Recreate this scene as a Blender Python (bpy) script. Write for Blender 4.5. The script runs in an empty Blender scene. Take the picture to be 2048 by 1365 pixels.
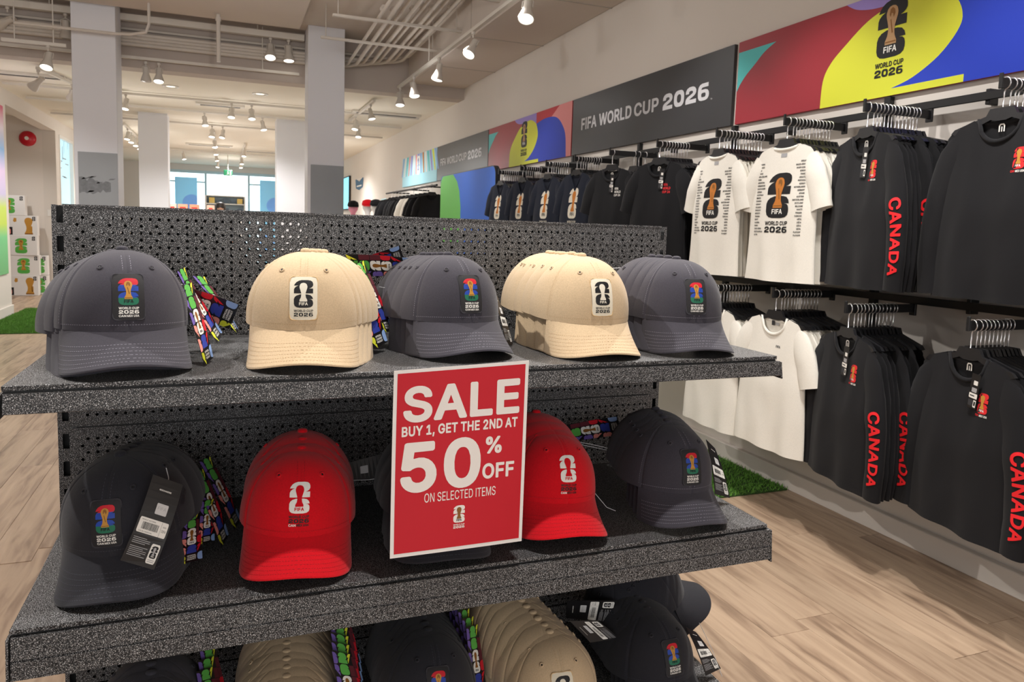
import bpy, bmesh, math, random
from math import sin, cos, pi, sqrt, radians, asin, acos, atan2
from mathutils import Vector, Matrix, noise, geometry

# ------------------------------------------------------------------ camera, world, lights, exposure
scene = bpy.context.scene
COL = scene.collection
random.seed(7)
cam_data = bpy.data.cameras.new('camera')
cam = bpy.data.objects.new('camera', cam_data)
COL.objects.link(cam)
YAW, PITCH, ROLL = -0.376508, 1.471232, 0.032076
cam.matrix_world = (Matrix.Translation((0.26304, -1.52066, 1.37)) @ Matrix.Rotation(YAW, 4, 'Z')
                    @ Matrix.Rotation(PITCH, 4, 'X') @ Matrix.Rotation(ROLL, 4, 'Z'))
cam_data.sensor_fit = 'HORIZONTAL'
cam_data.sensor_width = 36.0
cam_data.lens = 1495.826 * 36.0 / 2048.0
cam_data.shift_x = -13.579 / 2048.0
cam_data.shift_y = -71.522 / 2048.0
cam_data.clip_start = 0.05
cam_data.clip_end = 120
cam_data.dof.use_dof = True
cam_data.dof.focus_distance = 1.3
cam_data.dof.aperture_fstop = 18.0
scene.camera = cam

world = bpy.data.worlds.new('daylight')
scene.world = world
world.use_nodes = True
wbg = world.node_tree.nodes['Background']
wbg.inputs[0].default_value = (0.80, 0.95, 1.0, 1)
wbg.inputs[1].default_value = 3.2

vs = scene.view_settings
vs.view_transform = 'Standard'
vs.look = 'None'
vs.exposure = 0.0
vs.gamma = 1.0
vs.use_curve_mapping = False

def lamp(kind, name, loc, target, energy, color=(1, 0.93, 0.85), size=0.05, angle=70, blend=0.6, sx=None, sy=None):
    d = bpy.data.lights.new(name, kind)
    d.energy = energy
    d.color = color
    if kind == 'SPOT':
        d.spot_size = radians(angle)
        d.spot_blend = blend
        d.shadow_soft_size = size
    elif kind == 'AREA':
        d.shape = 'RECTANGLE'
        d.size, d.size_y = sx, sy
    else:
        d.shadow_soft_size = size
    o = bpy.data.objects.new(name, d)
    COL.objects.link(o)
    o.location = loc
    o.rotation_euler = (Vector(target) - Vector(loc)).to_track_quat('-Z', 'Y').to_euler()
    return o

WARM = (1.0, 0.955, 0.90)
NEUT = (1.0, 0.97, 0.94)
# added soft frontal fill in the plane of the back wall; no window there
lamp('AREA', 'added_front_fill', (0.2, -6.4, 1.75), (0.2, 0, 1.6), 150, (0.96, 0.98, 1.0), sx=7.0, sy=2.8)
# track spotlights over the gondola
lamp('SPOT', 'track_light_beam', (1.75, 0.75, 3.2), (0.85, -0.35, 1.1), 195, WARM, 0.03, 60, 0.5)
lamp('SPOT', 'track_light_beam', (-1.0, 0.30, 3.2), (0.2, -0.35, 1.1), 205, WARM, 0.03, 60, 0.5)
lamp('SPOT', 'track_light_beam', (0.75, -0.70, 3.2), (0.7, -0.45, 0.9), 150, WARM, 0.03, 80, 0.6)
lamp('SPOT', 'track_light_beam', (2.0, 0.1, 3.2), (2.1, 0.2, 0.0), 150, WARM, 0.04, 85, 0.8)
# lamps of the long wall track, turned to the garments
for _y in (-0.6, 0.5, 1.5, 2.6, 3.65, 4.92, 6.04, 7.13):
    lamp('SPOT', 'track_light_beam', (2.2, _y, 2.96), (3.05, _y + 0.1, 1.30), 58, NEUT, 0.04, 82, 0.8)
# light of the middle and far halls
for _x, _y, _e in ((-1.7, 2.6, 150), (-1.8, 6.2, 120), (0.0, 6.0, 90)):
    lamp('SPOT', 'track_light_beam', (_x, _y, 3.2), (_x, _y, 0), _e, NEUT, 0.06, 120, 0.8)
for _x, _y, _e in ((-1.0, 10.0, 150), (0.4, 10.5, 150), (0.2, 14.5, 230), (2.2, 15, 170), (-1.2, 16, 170), (0.5, 19.0, 260), (2.2, 19.5, 140), (2.4, 10.5, 90)):
    lamp('SPOT', 'track_light_beam', (_x, _y, 2.8), (_x, _y, 0), _e, NEUT, 0.06, 150, 0.8)
lamp('SPOT', 'track_light_beam', (-1.1, 1.5, 3.2), (3.1, 0.9, 0.25), 170, WARM, 0.04, 42, 0.8)  # extra spot, added to brighten the lower right wall
lamp('SPOT', 'track_light_beam', (-3.0, 12.3, 2.75), (-3.0, 12.6, 0), 60, NEUT, 0.06, 140, 0.8)
# added fill points without fixtures, to brighten the ceilings
for _x, _y, _e in ((-1.6, 2.0, 22), (0.6, 2.6, 20), (-1.9, 4.6, 16), (0.4, 4.9, 16), (2.1, 3.6, 3), (2.1, 6.3, 3), (-3.2, 4.0, 20)):
    lamp('POINT', 'ceiling_fill_point', (_x, _y, 2.85), (_x, _y, 0), _e, NEUT, 0.08)
for _x, _y, _e in ((-0.9, 9.9, 10), (0.6, 9.9, 10), (2.1, 9.4, 8), (0.1, 12.6, 14), (0.1, 16.5, 16), (1.9, 14.0, 14), (0.4, 20.0, 18), (-1.3, 14.5, 14), (-2.0, 8.8, 6)):
    lamp('POINT', 'ceiling_fill_point', (_x, _y, 2.3), (_x, _y, 0), _e, NEUT, 0.15)

# ------------------------------------------------------------------ helpers: colour and materials
def lin(c):
    return tuple((v / 12.92 if v <= 0.04045 else ((v + 0.055) / 1.055) ** 2.4) for v in (x / 255.0 for x in c)) + (1.0,)

MATS = {}
def mat(name, rgb, rough=0.6, metal=0.0, emit=None, strength=1.0, noise_scale=0, noise_amt=0.0, bump=0.0, bump_scale=200, spec=0.5, sheen=0.0, coords='Object'):
    if name in MATS:
        return MATS[name]
    m = bpy.data.materials.new(name)
    m.use_nodes = True
    nt = m.node_tree
    b = nt.nodes['Principled BSDF']
    b.inputs['Base Color'].default_value = lin(rgb)
    b.inputs['Roughness'].default_value = rough
    b.inputs['Metallic'].default_value = metal
    b.inputs['Specular IOR Level'].default_value = spec
    if sheen:
        b.inputs['Sheen Weight'].default_value = sheen
        b.inputs['Sheen Roughness'].default_value = 0.5
    if emit:
        b.inputs['Emission Color'].default_value = lin(emit)
        b.inputs['Emission Strength'].default_value = strength
    tc = nt.nodes.new('ShaderNodeTexCoord')
    if noise_amt:
        n = nt.nodes.new('ShaderNodeTexNoise')
        n.inputs['Scale'].default_value = noise_scale
        n.inputs['Detail'].default_value = 4
        nt.links.new(tc.outputs[coords], n.inputs['Vector'])
        mr = nt.nodes.new('ShaderNodeMapRange')
        mr.inputs['From Min'].default_value = 0.25
        mr.inputs['From Max'].default_value = 0.75
        mr.inputs['To Min'].default_value = 1 - noise_amt
        mr.inputs['To Max'].default_value = 1 + noise_amt
        nt.links.new(n.outputs['Fac'], mr.inputs['Value'])
        mx = nt.nodes.new('ShaderNodeMix')
        mx.data_type = 'RGBA'
        mx.blend_type = 'MULTIPLY'
        mx.inputs['Factor'].default_value = 1
        mx.inputs['A'].default_value = lin(rgb)
        nt.links.new(mr.outputs['Result'], mx.inputs['B'])
        nt.links.new(mx.outputs['Result'], b.inputs['Base Color'])
    if bump:
        n2 = nt.nodes.new('ShaderNodeTexNoise')
        n2.inputs['Scale'].default_value = bump_scale
        n2.inputs['Detail'].default_value = 3
        nt.links.new(tc.outputs[coords], n2.inputs['Vector'])
        bp = nt.nodes.new('ShaderNodeBump')
        bp.inputs['Strength'].default_value = bump
        bp.inputs['Distance'].default_value = 0.002
        nt.links.new(n2.outputs['Fac'], bp.inputs['Height'])
        nt.links.new(bp.outputs['Normal'], b.inputs['Normal'])
    MATS[name] = m
    return m

def cloth(name, rgb, sheen=0.15):
    return mat(name, rgb, 0.9, noise_scale=450, noise_amt=0.10, bump=0.25, bump_scale=1100, spec=0.2, sheen=sheen)

def flat(name, rgb, rough=0.55):
    return mat('print_' + name, rgb, rough, spec=0.35)

def hammertone():
    m = bpy.data.materials.new('hammertone_paint')
    m.use_nodes = True
    nt = m.node_tree
    b = nt.nodes['Principled BSDF']
    tc = nt.nodes.new('ShaderNodeTexCoord')
    v = nt.nodes.new('ShaderNodeTexVoronoi')
    v.feature = 'DISTANCE_TO_EDGE'
    v.inputs['Scale'].default_value = 430
    nz = nt.nodes.new('ShaderNodeTexNoise')
    nz.inputs['Scale'].default_value = 700
    nz.inputs['Detail'].default_value = 2
    nt.links.new(tc.outputs['Object'], v.inputs['Vector'])
    nt.links.new(tc.outputs['Object'], nz.inputs['Vector'])
    mul = nt.nodes.new('ShaderNodeMath')
    mul.operation = 'MULTIPLY'
    r1 = nt.nodes.new('ShaderNodeMapRange')
    r1.inputs['From Min'].default_value = 0.03
    r1.inputs['From Max'].default_value = 0.22
    nt.links.new(v.outputs['Distance'], r1.inputs['Value'])
    r2 = nt.nodes.new('ShaderNodeMapRange')
    r2.inputs['From Min'].default_value = 0.43
    r2.inputs['From Max'].default_value = 0.60
    nt.links.new(nz.outputs['Fac'], r2.inputs['Value'])
    nt.links.new(r1.outputs['Result'], mul.inputs[0])
    nt.links.new(r2.outputs['Result'], mul.inputs[1])
    cr = nt.nodes.new('ShaderNodeMix')
    cr.data_type = 'RGBA'
    cr.inputs['A'].default_value = lin((15, 15, 17))
    cr.inputs['B'].default_value = lin((196, 196, 198))
    nt.links.new(mul.outputs[0], cr.inputs['Factor'])
    nt.links.new(cr.outputs['Result'], b.inputs['Base Color'])
    b.inputs['Roughness'].default_value = 0.42
    b.inputs['Metallic'].default_value = 0.35
    bp = nt.nodes.new('ShaderNodeBump')
    bp.inputs['Strength'].default_value = 0.5
    bp.inputs['Distance'].default_value = 0.001
    nt.links.new(mul.outputs[0], bp.inputs['Height'])
    nt.links.new(bp.outputs['Normal'], b.inputs['Normal'])
    return m

def plank_material(per_object=True):
    m = bpy.data.materials.new('oak_plank')
    m.use_nodes = True
    nt = m.node_tree
    b = nt.nodes['Principled BSDF']
    tc = nt.nodes.new('ShaderNodeTexCoord')
    oi = nt.nodes.new('ShaderNodeObjectInfo')
    sc = nt.nodes.new('ShaderNodeVectorMath')
    sc.operation = 'MULTIPLY'
    sc.inputs[1].default_value = (1, 0.10, 1)
    nt.links.new(tc.outputs['Object'], sc.inputs[0])
    off = nt.nodes.new('ShaderNodeVectorMath')
    off.operation = 'ADD'
    comb = nt.nodes.new('ShaderNodeCombineXYZ')
    ml = nt.nodes.new('ShaderNodeMath')
    ml.operation = 'MULTIPLY'
    ml.inputs[1].default_value = 37.0
    nt.links.new(oi.outputs['Random'], ml.inputs[0])
    nt.links.new(ml.outputs[0], comb.inputs[0])
    nt.links.new(ml.outputs[0], comb.inputs[2])
    nt.links.new(sc.outputs[0], off.inputs[0])
    nt.links.new(comb.outputs[0], off.inputs[1])
    n1 = nt.nodes.new('ShaderNodeTexNoise')
    n1.inputs['Scale'].default_value = 26
    n1.inputs['Detail'].default_value = 6
    n1.inputs['Distortion'].default_value = 0.9
    nt.links.new(off.outputs[0], n1.inputs['Vector'])
    n2 = nt.nodes.new('ShaderNodeTexNoise')
    n2.inputs['Scale'].default_value = 7
    n2.inputs['Detail'].default_value = 3
    n2.inputs['Distortion'].default_value = 1.2
    nt.links.new(off.outputs[0], n2.inputs['Vector'])
    ramp = nt.nodes.new('ShaderNodeValToRGB')
    e = ramp.color_ramp.elements
    e[0].position, e[0].color = 0.30, lin((98, 79, 64))
    e[1].position, e[1].color = 0.66, lin((188, 164, 140))
    x = e.new(0.44); x.color = lin((154, 130, 109))
    x = e.new(0.52); x.color = lin((173, 149, 126))
    av = nt.nodes.new('ShaderNodeMix')
    av.data_type = 'FLOAT'
    av.inputs['Factor'].default_value = 0.45
    nt.links.new(n1.outputs['Fac'], av.inputs['A'])
    nt.links.new(n2.outputs['Fac'], av.inputs['B'])
    nt.links.new(av.outputs['Result'], ramp.inputs['Fac'])
    mr = nt.nodes.new('ShaderNodeMapRange')
    mr.inputs['To Min'].default_value = 0.90
    mr.inputs['To Max'].default_value = 1.08
    nt.links.new(oi.outputs['Random'], mr.inputs['Value'])
    mx = nt.nodes.new('ShaderNodeMix')
    mx.data_type = 'RGBA'
    mx.blend_type = 'MULTIPLY'
    mx.inputs['Factor'].default_value = 1
    nt.links.new(ramp.outputs['Color'], mx.inputs['A'])
    nt.links.new(mr.outputs['Result'], mx.inputs['B'])
    nt.links.new(mx.outputs['Result'], b.inputs['Base Color'])
    b.inputs['Roughness'].default_value = 0.42
    bp = nt.nodes.new('ShaderNodeBump')
    bp.inputs['Strength'].default_value = 0.12
    bp.inputs['Distance'].default_value = 0.001
    nt.links.new(n1.outputs['Fac'], bp.inputs['Height'])
    nt.links.new(bp.outputs['Normal'], b.inputs['Normal'])
    return m

# ------------------------------------------------------------------ helpers: meshes and objects
class MB:
    """collects faces with a material index, builds one mesh"""
    def __init__(s):
        s.v, s.f, s.m = [], [], []
    def add(s, verts, faces, mi=0):
        o = len(s.v)
        s.v += [tuple(p) for p in verts]
        s.f += [tuple(i + o for i in f) for f in faces]
        s.m += [mi] * len(faces)
        return s
    def box(s, lo, hi, mi=0):
        x0, y0, z0 = lo; x1, y1, z1 = hi
        v = [(x0,y0,z0),(x1,y0,z0),(x1,y1,z0),(x0,y1,z0),(x0,y0,z1),(x1,y0,z1),(x1,y1,z1),(x0,y1,z1)]
        return s.add(v, [(0,3,2,1),(4,5,6,7),(0,1,5,4),(1,2,6,5),(2,3,7,6),(3,0,4,7)], mi)
    def bbox(s, lo, hi, r=0.002, mi=0):
        """box with chamfered edges"""
        bm = bmesh.new()
        bmesh.ops.create_cube(bm, size=1)
        for v in bm.verts:
            v.co = Vector([lo[i] + (v.co[i] + 0.5) * (hi[i] - lo[i]) for i in range(3)])
        bmesh.ops.bevel(bm, geom=bm.edges[:], offset=r, segments=1, affect='EDGES')
        s.frombm(bm, mi)
        return s
    def frombm(s, bm, mi=0):
        bm.verts.index_update()
        s.add([v.co[:] for v in bm.verts], [[v.index for v in f.verts] for f in bm.faces], mi)
        bm.free()
        return s
    def grid(s, P, nu, nv, closed_u=False, mi=0, flip=False):
        vs = [P(i, j) for j in range(nv) for i in range(nu)]
        fs = []
        for j in range(nv - 1):
            for i in range(nu if closed_u else nu - 1):
                a, b = j * nu + i, j * nu + (i + 1) % nu
                q = (a, b, b + nu, a + nu)
                fs.append(q[::-1] if flip else q)
        return s.add(vs, fs, mi)
    def tube(s, path, r, n=8, closed=False, mi=0, caps=True):
        path = [Vector(p) for p in path]
        N = len(path)
        rs = r if isinstance(r, (list, tuple)) else [r] * N
        vs, fs = [], []
        up = None
        for i, p in enumerate(path):
            if closed:
                t = path[(i + 1) % N] - path[i - 1]
            else:
                t = path[min(i + 1, N - 1)] - path[max(i - 1, 0)]
            t = t.normalized() if t.length > 1e-9 else Vector((0, 0, 1))
            if up is None:
                up = Vector((0, 0, 1)) if abs(t.z) < 0.9 else Vector((1, 0, 0))
            a = (up - t * up.dot(t))
            if a.length < 1e-6:
                a = t.orthogonal()
            a.normalize()
            up = a
            b = t.cross(a)
            for k in range(n):
                w = 2 * pi * k / n
                vs.append(p + a * (cos(w) * rs[i]) + b * (sin(w) * rs[i]))
        for i in range(N if closed else N - 1):
            j = (i + 1) % N
            for k in range(n):
                l = (k + 1) % n
                fs.append((i*n+k, j*n+k, j*n+l, i*n+l)[::-1])
        if caps and not closed:
            fs.append(tuple(range(n))); fs.append(tuple(range((N-1)*n, N*n))[::-1])
        return s.add(vs, fs, mi)
    def lathe(s, prof, n=16, mi=0, M=None):
        """prof = [(r, z)], axis z"""
        vs = []
        for r, z in prof:
            for k in range(n):
                w = 2 * pi * k / n
                p = Vector((r * cos(w), r * sin(w), z))
                vs.append(M @ p if M else p)
        fs = []
        for j in range(len(prof) - 1):
            for k in range(n):
                l = (k + 1) % n
                fs.append((j*n+k, j*n+l, (j+1)*n+l, (j+1)*n+k))
        fs.append(tuple(range(n))[::-1]); fs.append(tuple(range((len(prof)-1)*n, len(prof)*n)))
        return s.add(vs, fs, mi)
    def mesh(s, name, mats, smooth=False):
        me = bpy.data.meshes.new(name)
        me.from_pydata(s.v, [], s.f)
        if not isinstance(mats, (list, tuple)):
            mats = [mats]
        for m in mats:
            me.materials.append(m)
        if len(mats) > 1:
            me.polygons.foreach_set('material_index', s.m)
        if smooth:
            me.polygons.foreach_set('use_smooth', [True] * len(me.polygons))
            if smooth != 'all':
                me.set_sharp_from_angle(angle=radians(40))
        me.update()
        return me
    def build(s, name, mats, parent=None, loc=None, smooth=False, kind=None):
        return link(name, s.mesh(name, mats, smooth), parent, loc, kind)

def link(name, data, parent=None, loc=None, kind=None):
    o = bpy.data.objects.new(name, data)
    COL.objects.link(o)
    if parent:
        o.parent = parent
    if loc:
        o.location = loc
    if kind:
        o['kind'] = kind
    return o

def tag(o, label, cat, group=None):
    o['label'] = label
    o['category'] = cat
    if group:
        o['group'] = group
    return o

def thing(name, label, cat, loc=(0, 0, 0), rotz=0.0, group=None):
    o = link(name, None, None, loc)
    o.rotation_euler = (0, 0, rotz)
    return tag(o, label, cat, group)

def copy_tree(o, parent=None, skip=()):
    c = o.copy()
    COL.objects.link(c)
    if parent:
        c.parent = parent
    for ch in list(o.children):
        if ch.name.split('.')[0] not in skip:
            copy_tree(ch, c, skip)
    return c

ORD = 'first second third fourth fifth sixth seventh eighth ninth tenth eleventh twelfth thirteenth fourteenth fifteenth'.split()
def struct(name, mb, m, parent=None, smooth=False):
    o = mb.build(name, m, parent, smooth=smooth)
    if parent is None:
        o['kind'] = 'structure'
    return o

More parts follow.
